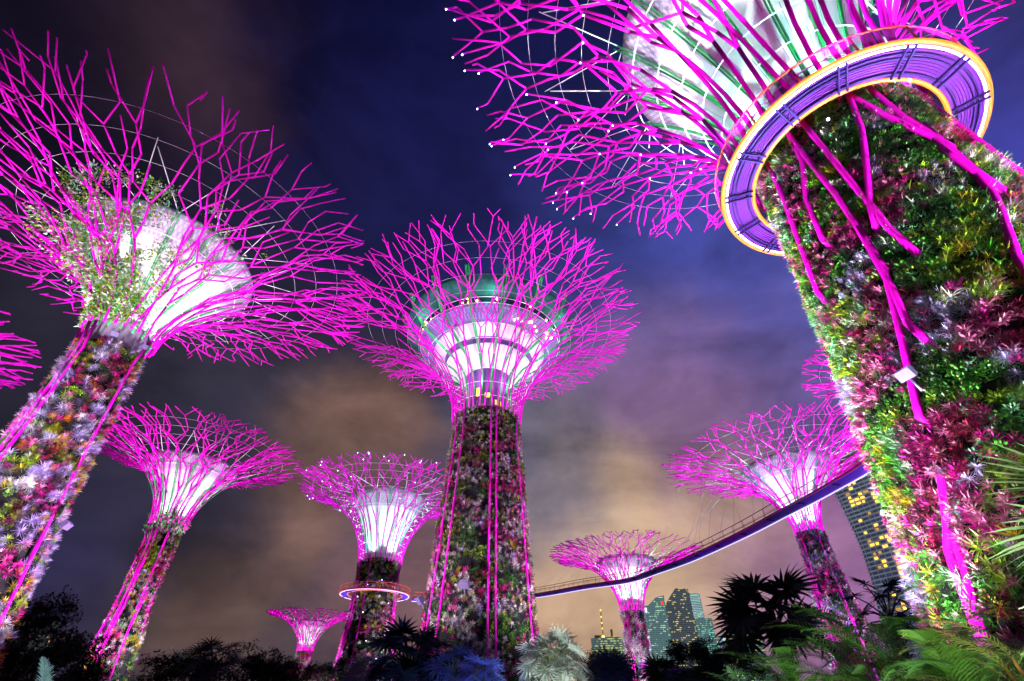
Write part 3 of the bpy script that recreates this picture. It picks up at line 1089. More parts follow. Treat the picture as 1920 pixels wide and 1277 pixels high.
infill = bpy.data.materials.new('rail_net')
infill.use_nodes = True
_t = infill.node_tree
_p = _t.nodes['Principled BSDF']; _p.inputs['Base Color'].default_value = (.22, .04, .24, 1); _p.inputs['Roughness'].default_value = .6
_tr = _t.nodes.new('ShaderNodeBsdfTransparent'); _mx = _t.nodes.new('ShaderNodeMixShader'); _mx.inputs[0].default_value = .55
_t.links.new(_tr.outputs[0], _mx.inputs[1]); _t.links.new(_p.outputs[0], _mx.inputs[2]); _t.links.new(_mx.outputs[0], _t.nodes['Material Output'].inputs['Surface'])

post_budget = [100]
beam_budget = [100]
M['deck_blue'] = plain('deck_blue_underside', (.055, .022, .38), .5, 0, .5, .2, 3.)


def walkway(path, closed, w, near, post_every, beam_every, strip, deckm, both_rails=True, out_tube=.085, flip=1, deep=0.):
    lat = [l * flip for l in laterals(path, closed)]
    h = w / 2
    mb = MB()                                  # deck: ribbed underside and plain top
    nr = 11 if near else 5
    prof = []
    for k in range(nr):
        o0 = -h + .08 + (w - .16) * k / nr; o1 = -h + .08 + (w - .16) * (k + .62) / nr
        prof += [(o0, 0.0), (o1, 0.0), (o1, .05), (-h + .08 + (w - .16) * (k + 1) / nr, .05)]
    prof = [(-h, .22), (-h, .0)] + prof + [(h, .0), (h, .22), (-h, .22)]
    if not near: prof = [(o, z - .55 * (o + h) / w * deep) for o, z in prof[:-3]] + [(h, -.55 * deep), (h, .22), (-h, .22)]      # a truss that deepens to the outer edge
    sweep(mb, path, lat, prof); mb.build('deck', deckm, walk)
    if near:
        for o in (h - .34, h - .50, -h + .22):  # long channels under the deck
            mb = MB(); sweep(mb, path, lat, [(o - .03, -.02), (o - .03, -.12), (o + .03, -.12), (o + .03, -.02)]); mb.build('channel', M['beam'], walk)
    mb = MB(); mb.tube(line(path, lat, h - .10, -.06 - .55 * deep), .045 if near else .06, 6, cap=False); mb.build('light_strip', strip, walk)
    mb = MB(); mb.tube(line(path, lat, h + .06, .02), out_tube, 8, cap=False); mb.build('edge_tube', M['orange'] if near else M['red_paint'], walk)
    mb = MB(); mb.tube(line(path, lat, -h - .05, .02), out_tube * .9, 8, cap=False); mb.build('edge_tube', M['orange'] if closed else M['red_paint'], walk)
    for o in ((h + .12, -h - .1) if both_rails else (h + .12,)):
        mb = MB(); mb.tube(line(path, lat, o, 1.25), .05 if near else .05, 5, cap=False); mb.build('hand_rail', M['red_paint'], walk)
        if near:
            mb = MB(); sweep(mb, path, lat, [(o * .99, .2), (o, 1.2)]); mb.build('rail_net', infill, walk)
        else:
            for zz in (.62,):
                mb = MB(); mb.tube(line(path, lat, o, zz), .02, 4, cap=False); mb.build('mid_rail', M['red_paint'], walk)
    rest = MB(); rest_b = MB()
    acc_p = acc_b = 1e9
    for i, (p, l) in enumerate(zip(path[:-1], lat[:-1])):
        d = (path[i] - path[i - 1]).length if i else 0
        acc_p += d; acc_b += d
        q = Vector((p.x, p.y, WZ)) - WO
        if acc_p >= post_every:
            acc_p = 0
            for sgn in ((1, -1) if both_rails else (1,)):
                a = [q + l * sgn * (h + .02) + Vector((0, 0, .05)), q + l * sgn * (h + .12) + Vector((0, 0, 1.25))]
                if (sgn == (1 if closed else -1)) and post_budget[0] > 0:
                    post_budget[0] -= 1
                    mb = MB(); mb.tube(a, .045 if near else .04, 5); mb.build('rail_post', M['red_paint'], walk)
                else:
                    rest.tube(a, .03 if near else .04, 5)
        if acc_b >= beam_every:
            acc_b = 0
            ang = math.atan2(l.y, l.x)
            for ds in ((-.15, .15) if near else (-.09, .09)):
                t = Vector((-l.y, l.x, 0)) * ds
                Rm = Matrix.Rotation(ang, 3, 'Z')
                tgt = rest_b
                if beam_budget[0] > 0: beam_budget[0] -= 1; tgt = MB()
                tgt.box(q + t + Vector((0, 0, -.16)), (w * .96, .07 if near else .05, .09), Rm)
                tgt.box(q + t + l * (-h * .62) + Vector((0, 0, -.07)), (.05, .05, .12), Rm)
                if tgt is not rest_b: tgt.build('cross_beam', M['beam'], walk)
    if rest.v: rest.build('rail_post', M['red_paint'], walk, kind='stuff')
    if rest_b.v: rest_b.build('cross_beam', M['beam'], walk, kind='stuff')
    return lat


ringB = circle_path(B['x'], B['y'], 4.70, 96)
walkway(ringB, True, 1.30, True, 1.6, 2.1, M['strip'], M['deck'], flip=1, out_tube=.105)
ringC = circle_path(Ct['x'], Ct['y'], 6.4, 72)
walkway(ringC, True, 1.5, False, 1.9, 6, M['strip_far'], M['deck_blue'], out_tube=.10)
PATHP = [(19.6, 16.0), (27, 22.5), (33.2, 32.5), (36.3, 44), (35.6, 53.4), (34.1, 61.4), (32.3, 70.6), (28.9, 83.2), (25.6, 91.2), (21.6, 99.2), (14.2, 104.9), (5.2, 113.0), (-5.5, 118.6), (-15, 119.6), (-22.2, 116.8)]
path = smooth_path([(x, y, 0) for x, y in PATHP], 1.1)
plat = walkway(path, False, 1.5, False, 2.2, 5.0, M['strip_far'], M['deck_blue'], flip=-1, out_tube=.07, deep=.5)
# cables that hang the walkway from the crowns it passes
for T, cnt, span in ((Dt, 16, 20), (Et, 12, 20)):
    b = Vector((T['x'], T['y'], 0))
    cand = [(i, (Vector((p.x, p.y, 0)) - b).length) for i, p in enumerate(path)]
    near = sorted([c for c in cand], key=lambda c: c[1])[:34]
    idx = sorted(c[0] for c in near)
    if not cnt: continue
    for k in range(cnt):
        i = idx[int((k + .5) / cnt * len(idx))]
        p = Vector((path[i].x, path[i].y, WZ + .1))
        th = math.atan2(p.x - b.x, p.y - b.y) + random.Random(k + cnt).uniform(-.1, .1)
        top = canopy_pt(T, th, .55 + .35 * random.Random(k).random()) + b
        mb = MB(); mb.tube([p - WO, top - WO], 0.017, 4); mb.build('hanger_cable', M['cable_grey'], walk)
bl = Vector((B['x'], B['y'], 0))
# ------------------------------------------------------------------ hotel tower on the right
def hotel():
    P0 = Vector((311.6, 465.3, 0)); u = Vector((.37, -.93, 0)).normalized(); n = Vector((u.y, -u.x, 0))   # n points away from the viewer
    if n.dot(P0) < 0: n = -n
    root = empty('hotel_tower', P0, 'curved hotel tower with rows of balconies and warm lit rooms behind the huge near trunk', 'hotel')
    prof_z = [0, 30, 53, 76, 96, 120, 142, 170, 192, 200]
    prof_u = [-12, -8.5, -4.5, 0, 4.7, 7.4, 7.2, 5.3, 2.9, 1.6]
    ue = lambda z: float(np.interp(z, prof_z, prof_u))
    ang = math.atan2(u.y, u.x)
    L = 120.0
    facade = plain('hotel_glass', (.16, .17, .34), .25, 0, .5, .3, .08)
    band = plain('hotel_balcony_edge', (.62, .60, .64), .7)
    # body
    mb = MB(); b0 = 0
    zs = np.linspace(0, 198, 60)
    for z in zs:
        a = ue(z)
        mb.v += [u * a + Vector((0, 0, z)), u * L + Vector((0, 0, z)), u * L + n * 22 + Vector((0, 0, z)), u * a + n * 22 + Vector((0, 0, z))]
    for i in range(len(zs) - 1):
        for k in range(4):
            k2 = (k + 1) % 4
            mb.f.append((i * 4 + k, i * 4 + k2, i * 4 + 4 + k2, i * 4 + 4 + k)); mb.sm.append(False); mb.mi.append(0)
    e = (len(zs) - 1) * 4
    mb.f.append((e, e + 1, e + 2, e + 3)); mb.sm.append(False); mb.mi.append(0)
    mb.build('facade', facade, root)
    Rm = Matrix.Rotation(ang, 3, 'Z')
    FL = 55; fh = 196 / FL
    for k in range(FL):
        z = 3 + fh * k; a = ue(z) - .6
        mb = MB(); mb.box(u * ((a + L) / 2) - n * .6 + Vector((0, 0, z)), (L - a, 1.5, .95), Rm); mb.build('balcony_slab', band, root)
    for k in range(20):
        a0 = 3.0 + k * 6.0
        mb = MB()
        pts = [u * (ue(z) * max(0, 1 - (a0 / 80)) + a0) - n * .55 + Vector((0, 0, z)) for z in np.linspace(1, 198, 30)]
        mb.tube(pts, .28, 4); mb.build('party_wall', band, root)
    lamp('SPOT', P0 + u * 40 - n * 150 + Vector((0, 0, 4)), 220000, (.80, .85, 1.0), P0 + u * 30 + Vector((0, 0, 120)), 80, .5, 2., 'facade_fill_added')  # added unseen fill light that lifts the dim facade
    # rooftop deck, longer than the tower, with lamps along its underside
    mb = MB()
    dk = [(-26, 205), (-20, 202.5), (L, 200.5), (L, 208), (-20, 208.5)]
    for s_ in (0, 1):
        for (a, z) in dk: mb.v.append(u * a + n * (-4 + 30 * s_) + Vector((0, 0, z)))
    for k in range(5):
        k2 = (k + 1) % 5
        mb.f.append((k, k2, 5 + k2, 5 + k)); mb.sm.append(False); mb.mi.append(0)
    mb.f.append((4, 3, 2, 1, 0)); mb.f.append((5, 6, 7, 8, 9)); mb.sm += [False] * 2; mb.mi += [0, 0]
    mb.build('rooftop_deck', plain('roof_deck_grey', (.22, .2, .22), .6), root)
    lit = glow('lit_room', (1., .56, .06), 2.2)
    lit2 = glow('lit_room_dim', (1., .52, .10), .5)
    rng = random.Random(19)
    cells = set()
    while len(cells) < 92:
        k = int(rng.triangular(3, FL - 1, 40)); c = int(rng.triangular(0, 15, 3))
        if rng.random() < .35 and cells:
            q = rng.choice(sorted(cells)); k, c = q[0] + rng.choice((-1, 0, 0, 1)), q[1] + rng.choice((-1, 1, 0))
        if 1 <= k < FL - 1 and 0 <= c < 20: cells.add((k, c))
    for i, (k, c) in enumerate(sorted(cells)):
        z = 3 + fh * k + .48; a0 = max(ue(z) + .3, 3.0 + c * 6 + .4 + ue(z) * max(0, 1 - (c * 6 + 3) / 80))
        ww = rng.uniform(2.2, 4.6)
        mb = MB(); mb.box(u * (a0 + ww / 2 + rng.uniform(0, .8)) - n * .12 + Vector((0, 0, z + 1.15)), (ww, .2, 2.2), Rm)
        mb.build('lit_room', lit if rng.random() < .7 else lit2, root)
    for k in range(14):
        mb = MB(); mb.sphere(u * (-20 + k * 5.5 + rng.uniform(-1, 1)) - n * 4.2 + Vector((0, 0, 203 + rng.uniform(-1, 2))), .8, 6, 4); mb.build('deck_lamp', lit, root)


hotel()


# ------------------------------------------------------------------ office towers far off
def office_mat(name, base, litc, litc2, frac, fh=4.2, glowb=.05, cell=2.2, seed=0., bandc=None):
    m, t, p = mat_new(name)
    nd, lk = t.nodes, t.links
    tc_ = nd.new('ShaderNodeTexCoord')
    sx = nd.new('ShaderNodeSeparateXYZ'); lk.new(tc_.outputs['Object'], sx.inputs[0])

    def math_(op, a, b_=None):
        n = nd.new('ShaderNodeMath'); n.operation = op
        for i, v in enumerate((a, b_)):
            if v is None: continue
            if isinstance(v, (int, float)): n.inputs[i].default_value = v
            else: lk.new(v, n.inputs[i])
        return n.outputs[0]
    fl = math_('FLOOR', math_('DIVIDE', sx.outputs['Z'], fh))
    fr = math_('FRACT', math_('DIVIDE', sx.outputs['Z'], fh))
    uu = math_('ADD', sx.outputs['X'], math_('MULTIPLY', sx.outputs['Y'], .8))
    cx = math_('FLOOR', math_('DIVIDE', uu, cell))
    cfr = math_('FRACT', math_('DIVIDE', uu, cell))
    cv = nd.new('ShaderNodeCombineXYZ')
    lk.new(math_('MULTIPLY', cx, .16), cv.inputs['X']); lk.new(math_('MULTIPLY', fl, 2.37), cv.inputs['Y']); cv.inputs['Z'].default_value = seed
    no = nd.new('ShaderNodeTexNoise'); no.inputs['Scale'].default_value = 1.0; no.inputs['Detail'].default_value = 1.5
    lk.new(cv.outputs[0], no.inputs['Vector'])
    wv = nd.new('ShaderNodeCombineXYZ'); lk.new(cx, wv.inputs['X']); lk.new(fl, wv.inputs['Y']); wv.inputs['Z'].default_value = seed
    wn_ = nd.new('ShaderNodeTexWhiteNoise'); lk.new(wv.outputs[0], wn_.inputs['Vector'])
    on = math_('GREATER_THAN', no.outputs['Fac'], 1 - frac)
    on = math_('MULTIPLY', on, math_('GREATER_THAN', wn_.outputs['Value'], .22))
    win = math_('MULTIPLY', math_('LESS_THAN', fr, .62), math_('GREATER_THAN', fr, .14))
    win = math_('MULTIPLY', win, math_('GREATER_THAN', cfr, .14))
    on = math_('MULTIPLY', on, win)
    br = math_('MULTIPLY', on, math_('ADD', .35, math_('MULTIPLY', wn_.outputs['Value'], .9)))
    mxl = nd.new('ShaderNodeMix'); mxl.data_type = 'RGBA'
    w2 = nd.new('ShaderNodeTexWhiteNoise'); w2.noise_dimensions = '1D'; lk.new(math_('ADD', fl, seed), w2.inputs['W'])
    lk.new(w2.outputs['Value'], mxl.inputs['Factor'])
    mxl.inputs['A'].default_value = (*litc, 1); mxl.inputs['B'].default_value = (*litc2, 1)
    dim = nd.new('ShaderNodeMix'); dim.data_type = 'RGBA'
    dim.inputs['A'].default_value = (*[c * glowb for c in base], 1)
    if True:
        # faint glow over the whole front, standing in for ambient city light
        sc_ = nd.new('ShaderNodeMix'); sc_.data_type = 'RGBA'
        lk.new(win, sc_.inputs['Factor'])
        sc_.inputs['A'].default_value = (*[c * glowb * .45 for c in base], 1); sc_.inputs['B'].default_value = (*[c * glowb for c in base], 1)
        lk.new(sc_.outputs['Result'], dim.inputs['A'])
    lk.new(mxl.outputs['Result'], dim.inputs['B'])
    lk.new(math_('MINIMUM', br, 1.0), dim.inputs['Factor'])
    lk.new(dim.outputs['Result'], p.inputs['Emission Color'])
    p.inputs['Emission Strength'].default_value = 1.0
    p.inputs['Base Color'].default_value = (*[c * .35 for c in base], 1)
    p.inputs['Roughness'].default_value = .25
    return m


def tower(label, px0, px1, D, tops, depth, mat, group=None, px_mid=None, name='office_tower', ybase=None, extra=None):
    """a slab of glass with a sloped or stepped top; px0..px1 is where its front stands in the view; tops = heights along the front"""
    a = at(px0, 1240, D); b_ = at(px1, 1240, D); a.z = b_.z = 0
    root = empty(name, a, label, 'office tower', group)
    v = b_ - a; L = v.length; u = v / L; n = Vector((-u.y, u.x, 0))
    if n.dot(a) < 0: n = -n
    k = len(tops)
    mb = MB()
    front = [u * (L * i / (k - 1)) for i in range(k)]
    for i in range(k - 1):
        p0, p1 = front[i], front[i + 1]
        z0, z1 = tops[i], tops[i + 1]
        if isinstance(z0, tuple): z0 = z0[1]
        if isinstance(z1, tuple): z1 = z1[0]
        q = [p0, p1, p1 + n * depth, p0 + n * depth]
        Z = Vector((0, 0, 1))
        mb.quad(q[0], q[1], q[1] + Z * z1, q[0] + Z * z0)
        mb.quad(q[1], q[2], q[2] + Z * z1, q[1] + Z * z1)
        mb.quad(q[2], q[3], q[3] + Z * z0, q[2] + Z * z1)
        mb.quad(q[3], q[0], q[0] + Z * z0, q[3] + Z * z0)
        mb.quad(q[0] + Z * z0, q[1] + Z * z1, q[2] + Z * z1, q[3] + Z * z0)
    ang = math.atan2(u.y, u.x)
    Rm = Matrix.Rotation(-ang, 3, 'Z')
    mb.v = [Rm @ p for p in mb.v]
    root.rotation_euler = (0, 0, ang)
    mb.build('facade', mat, root)
    # vertical mullion fins and crown edge give the front some relief
    fin = M.setdefault('fin', plain('tower_fin', (.10, .13, .15), .5))
    zt = min(t if not isinstance(t, tuple) else min(t) for t in tops)
    for i in range(0, 9):
        m2 = MB(); m2.box((L * i / 8, -.25, zt / 2), (.5, .5, zt)); m2.build('fin', fin, root)
    return root, L


GRN, YEL, WHT, CYN = (.45, .95, .40), (1., .75, .12), (.8, 1., .85), (.25, .9, .8)
G2 = 'office towers across the city'
o1 = office_mat('glass_teal', (.22, .42, .46), GRN, WHT, .43, 3.9, .5, 1.9, 1.3)
o2 = office_mat('glass_dark', (.17, .22, .28), YEL, (1., .85, .3), .45, 3.6, .42, 1.9, 5.1)
o3 = office_mat('glass_bands', (.24, .42, .46), CYN, GRN, .48, 3.6, .5, 1.8, 9.7)
o4 = office_mat('glass_low', (.20, .34, .36), GRN, YEL, .49, 3.6, .5, 1.9, 13.1)
o5 = office_mat('glass_plain', (.20, .30, .34), GRN, WHT, .36, 4.0, .30, 3., 17.9)
r1, L1 = tower('teal glass tower with a red and white lit sign at its top corner', 1214, 1266, 1350, [214, 216, 232, 236], 40, o1, G2)
mb = MB(); mb.box((9, -1.2, 206), (13, 1.0, 9)); mb.build('sign_panel', glow('sign_white', (.95, 1., .85), 2.5), r1)
mb = MB(); mb.box((-2.5, -1.2, 205), (9, 1.0, 10)); mb.build('sign_panel', glow('sign_red', (1., .12, .03), 1.6), r1)
mb = MB(); mb.box((L1 - 7, -1.2, 219), (5, 1, 9)); mb.build('sign_panel', glow('sign_red2', (1., .06, .03), 1.2), r1)
r2, L2 = tower('dark tower with a slanted peak and yellow lit floors, in front of its neighbours', 1266, 1318, 1200, [192, (208, 208), 222, 221, 219], 36, o2, G2)
r3, L3 = tower('pale tower with bright horizontal bands round its upper floors', 1300, 1352, 1300, [232, 230, 228, (226, 178), 176], 40, o3, G2)
for k in range(14):
    mb = MB(); mb.box((L3 * .40, -.8, 180 + k * 3.3), (L3 * .66, .8, 1.1)); mb.build('lit_band', M.setdefault('lit_band', glow('lit_band', (.55, .78, .80), .62)), r3)
r4, L4 = tower('broad block with a slanting billboard of coloured lights along its top', 1352, 1440, 1000, [104, 118, 132, 140, 140], 40, o4, G2)
cols = [(.5, 1., .7), (.2, .5, 1.), (1., .95, .7), (.3, 1., .6), (.9, .4, .6), (.7, .9, 1.)]
rng = random.Random(4)
for k in range(26):
    f = (k + .5) / 26
    zt = float(np.interp(f, [0, .25, .5, .75, 1], [104, 118, 132, 140, 140]))
    mb = MB(); mb.box((L4 * f, -1, zt - 9), (L4 / 26 * rng.uniform(.7, 1.02), .8, rng.uniform(11, 17)))
    mb.build('billboard_panel', glow('billboard', rng.choice(cols), rng.uniform(.35, 1.0)), r4)
r5, L5 = tower('low office block with lit floors, a lattice mast and an orange lamp on its roof', 1112, 1178, 1050, [118, 119, 120, 118], 36, office_mat('glass_mast_block', (.22, .33, .34), YEL, GRN, .5, 3.6, .45, 1.9, 21.3), G2)
mb = MB()
for k in range(9):
    z = 120 + k * 5
    mb.tube([(L5 * .36 - .9, 8, z), (L5 * .36 + .9, 8, z + 5)], .3, 4); mb.tube([(L5 * .36 + .9, 8, z), (L5 * .36 - .9, 8, z + 5)], .3, 4)
for s_ in (-.9, .9): mb.tube([(L5 * .36 + s_, 8, 118), (L5 * .36 + s_ * .5, 8, 166)], .4, 4)
mb.build('mast', plain('mast_yellow', (.6, .4, .05), .5), r5)
for z, r_ in ((120, 2.6), (134, .9), (143, .9), (153, .9), (164, 1.0)):
    mb = MB(); mb.sphere((L5 * .36, 6.5, z), r_, 8, 6); mb.build('roof_lamp', M.setdefault('olamp', glow('orange_roof_lamp', (1., .62, .06), 6.)), r5)
mb = MB(); mb.box((L5 * .62, 14, 126), (4, 4, 14)); mb.box((L5 * .2, 14, 121), (12, 10, 5)); mb.build('roof_plant', plain('roof_plant', (.25, .22, .15), .7), r5)
tower('lowest dull office block at the foot of the mast building', 1092, 1150, 900, [62, 64, 64], 30, office_mat('glass_lowest', (.20, .28, .30), GRN, YEL, .34, 4., .30, 3., 27.7), G2)

# ------------------------------------------------------------------ palms and trees
def fan_leaf(rng, nseg, rad, spread=PI * 1.65, droop=.35, wk=1.5):
    """round pleated leaf of a fan palm; stalk along +x, blade in the xy plane with drooping tips"""
    V, F = [], []
    for i in range(nseg):
        a = -spread / 2 + spread * (i + .5) / nseg
        L = rad * (0.82 + .18 * math.cos(a * .6)) * rng.uniform(.92, 1.05)
        strip_leaf(V, F, (math.cos(a), math.sin(a), .12 * (-1) ** i + .1), L, wk * rad * .62 * spread / nseg / 2, droop * rng.uniform(.6, 1.5), 4,
                   side=(-math.sin(a), math.cos(a), .25 * (-1) ** i), taper=.12, wide_at=.5)
    return np.array(V), np.array(F)


def put_leaf(name, parent, V, F, col, loc, M3, mat, rs):
    lv = rs.uniform(.8, 1.2, (len(V) // 2 + 1, 1))
    c = np.clip(np.array(col)[None] * np.repeat(lv, 2, axis=0)[:len(V)], 0, 1)
    return link(name, np_mesh(name, V, F, c), mat, parent, loc, M3.to_euler())


def look_frame(xdir, roll):
    x = Vector(xdir).normalized()
    z = Vector((0, 0, 1)) - x * x.z
    z = z.normalized() if z.length > .05 else Vector((0, 1, 0))
    y = z.cross(x)
    m = Matrix((x, y, z)).transposed()
    return m @ Matrix.Rotation(roll, 3, 'X')


def fan_palm(label, px, py, D, rad, nleaf, col, seed, leafr=None, group='fan palms under the steel trees', emin=-.4, seg=30):
    """crown centred where (px,py) looks at distance D"""
    c = at(px, py, D)
    root = empty('fan_palm', (c.x, c.y, 0), label, 'palm', group)
    rng = random.Random(seed); rs = np.random.default_rng(seed)
    lr = leafr or rad * .55
    h = max(.4, c.z - .1)
    mb = MB()
    mb.tube([(0, 0, 0), (.03, .02, h * .5), (0, 0, h)], [rad * .11, rad * .085, rad * .075], 10)
    for k in range(int(h / .12)):                 # old leaf bases
        a = k * 2.4
        mb.tube([(rad * .08 * math.cos(a), rad * .08 * math.sin(a), k * .12), (rad * .15 * math.cos(a), rad * .15 * math.sin(a), k * .12 + .14)], rad * .02, 4)
    mb.build('trunk', M['bark'], root)
    cv = np.array(col)
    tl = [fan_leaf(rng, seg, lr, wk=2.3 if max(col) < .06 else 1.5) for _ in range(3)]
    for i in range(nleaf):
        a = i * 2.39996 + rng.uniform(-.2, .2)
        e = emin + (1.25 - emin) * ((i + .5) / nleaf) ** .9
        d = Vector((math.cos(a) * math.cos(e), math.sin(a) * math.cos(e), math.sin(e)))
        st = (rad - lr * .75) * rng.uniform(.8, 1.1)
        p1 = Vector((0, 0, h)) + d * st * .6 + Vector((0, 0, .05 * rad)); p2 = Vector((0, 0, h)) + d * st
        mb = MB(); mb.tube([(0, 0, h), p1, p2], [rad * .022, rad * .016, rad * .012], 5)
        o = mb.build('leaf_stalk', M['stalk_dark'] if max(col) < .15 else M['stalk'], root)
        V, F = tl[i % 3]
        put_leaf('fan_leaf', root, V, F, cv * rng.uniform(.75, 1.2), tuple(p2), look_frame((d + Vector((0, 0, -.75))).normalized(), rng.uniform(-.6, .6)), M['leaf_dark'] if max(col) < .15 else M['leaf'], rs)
    return root


M['stalk_dark'] = plain('dark_leaf_stalk', (.02, .03, .02), .7, 0, .1)
M['stalk'] = plain('leaf_stalk', (.10, .14, .04), .5)


def feather(rng, L, npin, pin, droop, w=.028, lift=.35):
    """one feather frond growing along +x, with rachis"""
    V, F = [], []
    d = Vector((1, 0, .15)).normalized(); p = Vector((0, 0, 0))
    for k in range(npin):
        t = k / (npin - 1)
        ln = pin * (math.sin(PI * (.12 + .86 * t)) ** .7)
        for sg in (-1, 1):
            strip_leaf(V, F, Vector((d.x * .75, sg * .8, lift)) + Vector((0, 0, d.z * .5)), ln * rng.uniform(.85, 1.1), w, 1.5 * rng.uniform(.6, 1.2), 3, root=p, taper=.3, wide_at=.3)
        if t > 0:
            q = p - d * (L / npin)
        strip_leaf(V, F, d, L / npin * 1.05, .022, 0, 1, side=(0, 1, 0), root=p, taper=1)
        p = p + d * (L / npin)
        d = (d + Vector((0, 0, -droop / npin))).normalized()
    return np.array(V), np.array(F)


_r = random.Random(3)
FEA = [feather(_r, 1.6, 25, .46, 1.2 + .3 * k, .021, .2) for k in range(4)]
CYC = [feather(_r, 1.0, 30, .22, .7 + .2 * k, .02, .6) for k in range(2)]


def frond_clump(name, cat, label, px, py, D, n, size, col, seed, group, tpl, base_r=.35, e0=.55, e1=1.35):
    """clump of arching feather fronds whose top reaches the given direction"""
    c = at(px, py, D)
    root = empty(name, (c.x, c.y, 0), label, cat, group)
    rng = random.Random(seed); rs = np.random.default_rng(seed)
    htop = c.z
    for i in range(n):
        a = i * 2.39996 + rng.uniform(-.3, .3)
        e = rng.uniform(e0, e1)
        V, F = tpl[i % len(tpl)]
        s = size * rng.uniform(.75, 1.15)
        hb = max(.1, htop - 1.15 * s * rng.uniform(.6, 1.7))
        r0 = base_r * rng.uniform(.2, 1)
        foot = Vector((r0 * math.cos(a), r0 * math.sin(a), hb))
        if hb > .25 and tpl is FEA:
            mb = MB(); mb.tube([(foot.x * .5, foot.y * .5, 0), foot], [.022, .016], 5); mb.build('cane', M['cane'], root)
        put_leaf('frond', root, V * s, F, np.array(col) * rng.uniform(.7, 1.25), tuple(foot), look_frame((math.cos(a) * math.cos(e), math.sin(a) * math.cos(e), math.sin(e)), rng.uniform(-.3, .3)), M['leaf'], rs)
    return root


M['cane'] = plain('orange_cane', (.42, .20, .04), .45)
GA = 'arching feather palms along the front'
for (lab, px, py, D, n, s_, col, sd) in [
    ('feather palm at far left end of the front row, pale bluish tips', 1425, 1248, 8.6, 11, .75, (.10, .22, .09), 1),
    ('feather palm below the big dark fan palm, leaning to it', 1500, 1216, 8.9, 13, .85, (.08, .22, .04), 2),
    ('tall feather palm with an orange cane rising before the hotel', 1600, 1120, 9.6, 15, 1.0, (.06, .20, .03), 3),
    ('feather palm at the foot of the huge planted trunk', 1690, 1152, 9.0, 14, .95, (.07, .22, .03), 4),
    ('low feather palm filling the gap under the orange-caned one', 1590, 1225, 7.6, 12, .8, (.07, .20, .04), 5),
    ('feather palm with drooping dark fronds, right of the trunk foot', 1760, 1196, 8.0, 13, .9, (.10, .25, .03), 6),
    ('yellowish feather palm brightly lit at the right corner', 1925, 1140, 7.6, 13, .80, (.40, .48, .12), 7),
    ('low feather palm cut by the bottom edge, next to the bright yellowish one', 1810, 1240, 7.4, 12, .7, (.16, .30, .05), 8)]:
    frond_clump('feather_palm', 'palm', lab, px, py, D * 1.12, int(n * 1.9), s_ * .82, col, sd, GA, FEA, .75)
GC = 'cycads at the left bottom'
for (lab, px, py, D, n, s_, sd) in [
    ('pale cycad with upright fronds at the very left of the bottom edge', 62, 1258, 15, 9, .95, 21),
    ('tallest pale cycad, in front of the slender trunk', 118, 1244, 15, 11, 1.1, 22),
    ('cycad partly before the slender planted trunk', 165, 1262, 15, 9, .9, 23)]:
    frond_clump('cycad', 'cycad', lab, px, py, D, n, s_, (.22, .36, .34), sd, GC, CYC, .15, .35, 1.2)

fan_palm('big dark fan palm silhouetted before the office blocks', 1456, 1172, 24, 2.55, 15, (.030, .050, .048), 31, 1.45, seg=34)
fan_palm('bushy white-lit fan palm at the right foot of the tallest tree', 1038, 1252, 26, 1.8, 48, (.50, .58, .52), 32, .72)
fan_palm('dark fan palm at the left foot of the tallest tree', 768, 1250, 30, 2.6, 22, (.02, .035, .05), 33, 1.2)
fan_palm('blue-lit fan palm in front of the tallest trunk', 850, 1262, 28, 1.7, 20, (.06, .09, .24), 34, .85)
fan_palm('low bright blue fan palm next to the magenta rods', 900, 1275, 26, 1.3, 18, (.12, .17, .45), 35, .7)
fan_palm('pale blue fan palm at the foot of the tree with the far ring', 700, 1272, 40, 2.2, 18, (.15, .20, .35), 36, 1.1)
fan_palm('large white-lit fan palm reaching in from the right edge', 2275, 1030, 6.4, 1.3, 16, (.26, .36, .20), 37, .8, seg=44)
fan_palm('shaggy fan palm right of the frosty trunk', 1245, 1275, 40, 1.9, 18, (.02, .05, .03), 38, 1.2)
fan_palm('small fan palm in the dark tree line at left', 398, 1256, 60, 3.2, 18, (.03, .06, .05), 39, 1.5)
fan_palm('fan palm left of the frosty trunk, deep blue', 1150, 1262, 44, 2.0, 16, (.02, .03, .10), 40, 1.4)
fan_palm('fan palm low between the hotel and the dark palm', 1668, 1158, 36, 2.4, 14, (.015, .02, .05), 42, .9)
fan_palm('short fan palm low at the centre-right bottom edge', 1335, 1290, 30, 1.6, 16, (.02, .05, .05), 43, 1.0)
fan_palm('short bluish fan palm under the slanted dark tower', 1290, 1288, 34, 1.6, 16, (.03, .05, .09), 44, 1.0)


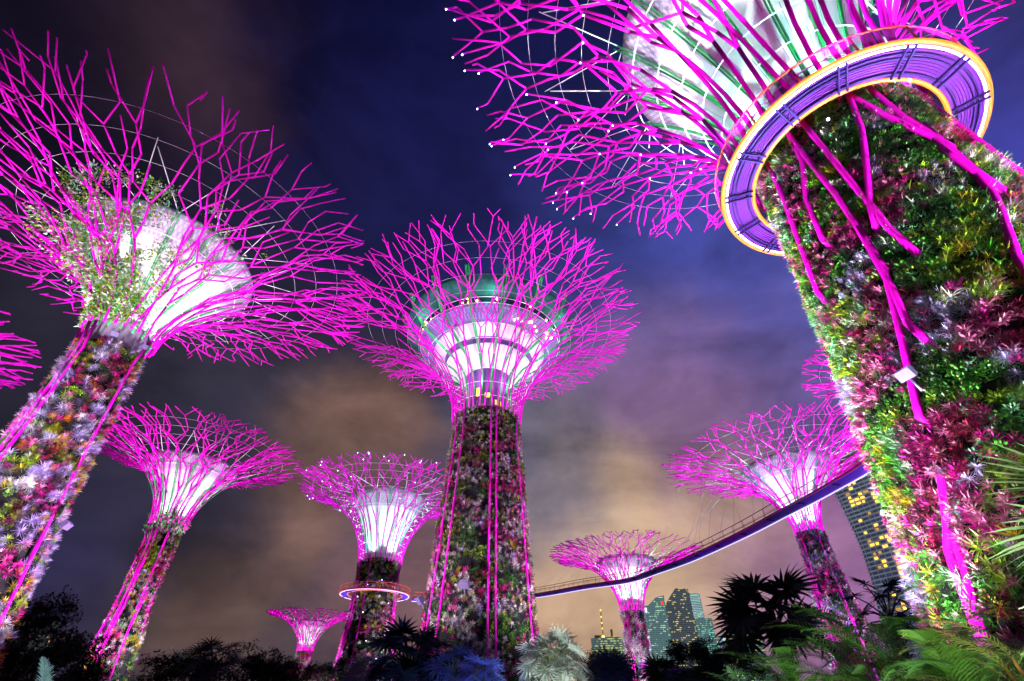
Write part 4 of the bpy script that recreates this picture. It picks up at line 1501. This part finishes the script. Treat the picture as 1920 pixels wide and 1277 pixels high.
def leafy_tree(label, px, py, D, cr, col, seed, flat=.8, ncl=110, group='dark trees beyond the lawn'):
    c = at(px, py, D)
    root = empty('tree', (c.x, c.y, 0), label, 'tree', group)
    rng = random.Random(seed); rs = np.random.default_rng(seed)
    h = c.z
    mb = MB()
    mb.tube([(0, 0, 0), (.1 * cr, 0, h * .4), (0, .05 * cr, h * .75)], [cr * .09, cr * .07, cr * .045], 8)
    ends = []
    for k in range(7):
        a = k * 2.4 + rng.uniform(-.3, .3)
        e = Vector((math.cos(a) * cr * rng.uniform(.45, .8), math.sin(a) * cr * rng.uniform(.45, .8), h + cr * flat * rng.uniform(-.45, .6)))
        s0 = Vector((.05 * cr, 0, h * rng.uniform(.45, .7)))
        mb.tube([s0, (s0 + e) * .5 + Vector((0, 0, -.1 * cr)), e], [cr * .045, cr * .03, cr * .012], 5)
        ends.append(e)
    mb.build('trunk', M['bark'], root)
    pos = []
    for k in range(ncl):
        e = rng.choice(ends) if rng.random() < .8 else Vector((0, 0, h + cr * flat * .3))
        ce = e + Vector((rng.gauss(0, .26), rng.gauss(0, .26), rng.gauss(0, .17))) * cr
        for j in range(14):
            pos.append(ce + Vector((rng.gauss(0, .085), rng.gauss(0, .085), rng.gauss(0, .065))) * cr)
    P = np.array([tuple(p) for p in pos])
    nr = rs.normal(0, 1, P.shape); nr[:, 2] = np.abs(nr[:, 2]); nr /= np.linalg.norm(nr, axis=1)[:, None]
    v, f, cc = scatter_arrays('vine', P, nr, cr * .3 * rs.uniform(.7, 1.3, len(P)), np.array([col] * len(P)) * rs.uniform(.6, 1.4, (len(P), 1)), rs, .2)
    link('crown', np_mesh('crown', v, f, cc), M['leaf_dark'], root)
    return root


for (lab, px, py, D, cr, sd) in [
    ('tall dark tree at the left edge behind the lilac-planted trunk', 40, 1192, 55, 3.2, 51),
    ('rounded dark tree left of the slender planted trunk', 115, 1252, 60, 3.0, 52),
    ('low dark bush-like tree at the left bottom corner', 15, 1258, 48, 3.0, 58),
    ('dark tree just right of the slender planted trunk', 332, 1272, 80, 4.2, 53),
    ('dark tree under the orange cloud, left of the smallest steel tree', 470, 1274, 100, 5.0, 54),
    ('dark tree touching the left foot of the smallest steel tree', 540, 1275, 105, 4.2, 55),
    ('dark tree right of the smallest steel tree', 612, 1276, 110, 4.2, 56),
    ('dark conical tree before the slanted dark tower', 1308, 1240, 60, 2.6, 57),
    ('thin dark tree left of the big dark fan palm', 1368, 1245, 50, 2.2, 59),
    ('dark low tree between the frosty trunk and the white-lit palm', 1140, 1268, 60, 3.0, 60)]:
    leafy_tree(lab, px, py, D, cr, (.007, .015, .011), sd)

# ------------------------------------------------------------------ garden lamps on the plants, then added fill lights
lamp('SPOT', at(1640, 1277, 3.2) * 1 + Vector((0, 0, -1.2)), 1700, (.85, 1.0, .72), at(1700, 1160, 9), 110, .8, .15, 'garden_spot')
lamp('SPOT', (7.6, 3.4, .3), 2200, (.95, 1., .85), at(1900, 1150, 6.8), 90, .8, .15, 'garden_spot')
lamp('SPOT', at(1038, 1277, 21) + Vector((.5, 0, -1.6)), 2500, (.92, 1., .95), at(1038, 1245, 26), 60, .6, .2, 'garden_spot')
lamp('SPOT', at(880, 1277, 22) + Vector((0, 0, -1.6)), 1500, (.3, .4, 1.0), at(870, 1262, 27), 80, .6, .2, 'garden_spot')
lamp('SPOT', at(110, 1277, 11) + Vector((0, 0, -1.6)), 700, (.8, .95, 1.0), at(110, 1255, 15), 80, .6, .2, 'garden_spot')
for k in range(6):                              # added magenta fill along the ring's rail, brightening the dark rods
    a = R(-130 + (k - 2.5) * 42)
    lamp('SPOT', WO + Vector((5.75 * math.sin(a), 5.75 * math.cos(a), .5)), 1500, MAG, WO + Vector((8.0 * math.sin(a), 8.0 * math.cos(a), 16)), 150, .6, .15, 'ring_rod_fill')
lamp('SPOT', Vector((F['x'] * .78, F['y'] * .62, .5)), 60000, (.9, 1., .85), Vector((F['x'] - 2, F['y'] - 3, 31)), 50, .7, .3, 'vine_fill')  # added white fill so the climbers stay pale under the magenta
# ------------------------------------------------------------------ ground
mb = MB()
mb.quad((-4000, -4000, 0), (4000, -4000, 0), (4000, 4000, 0), (-4000, 4000, 0))
tag(mb.build('ground', M['soil']), kind='structure')
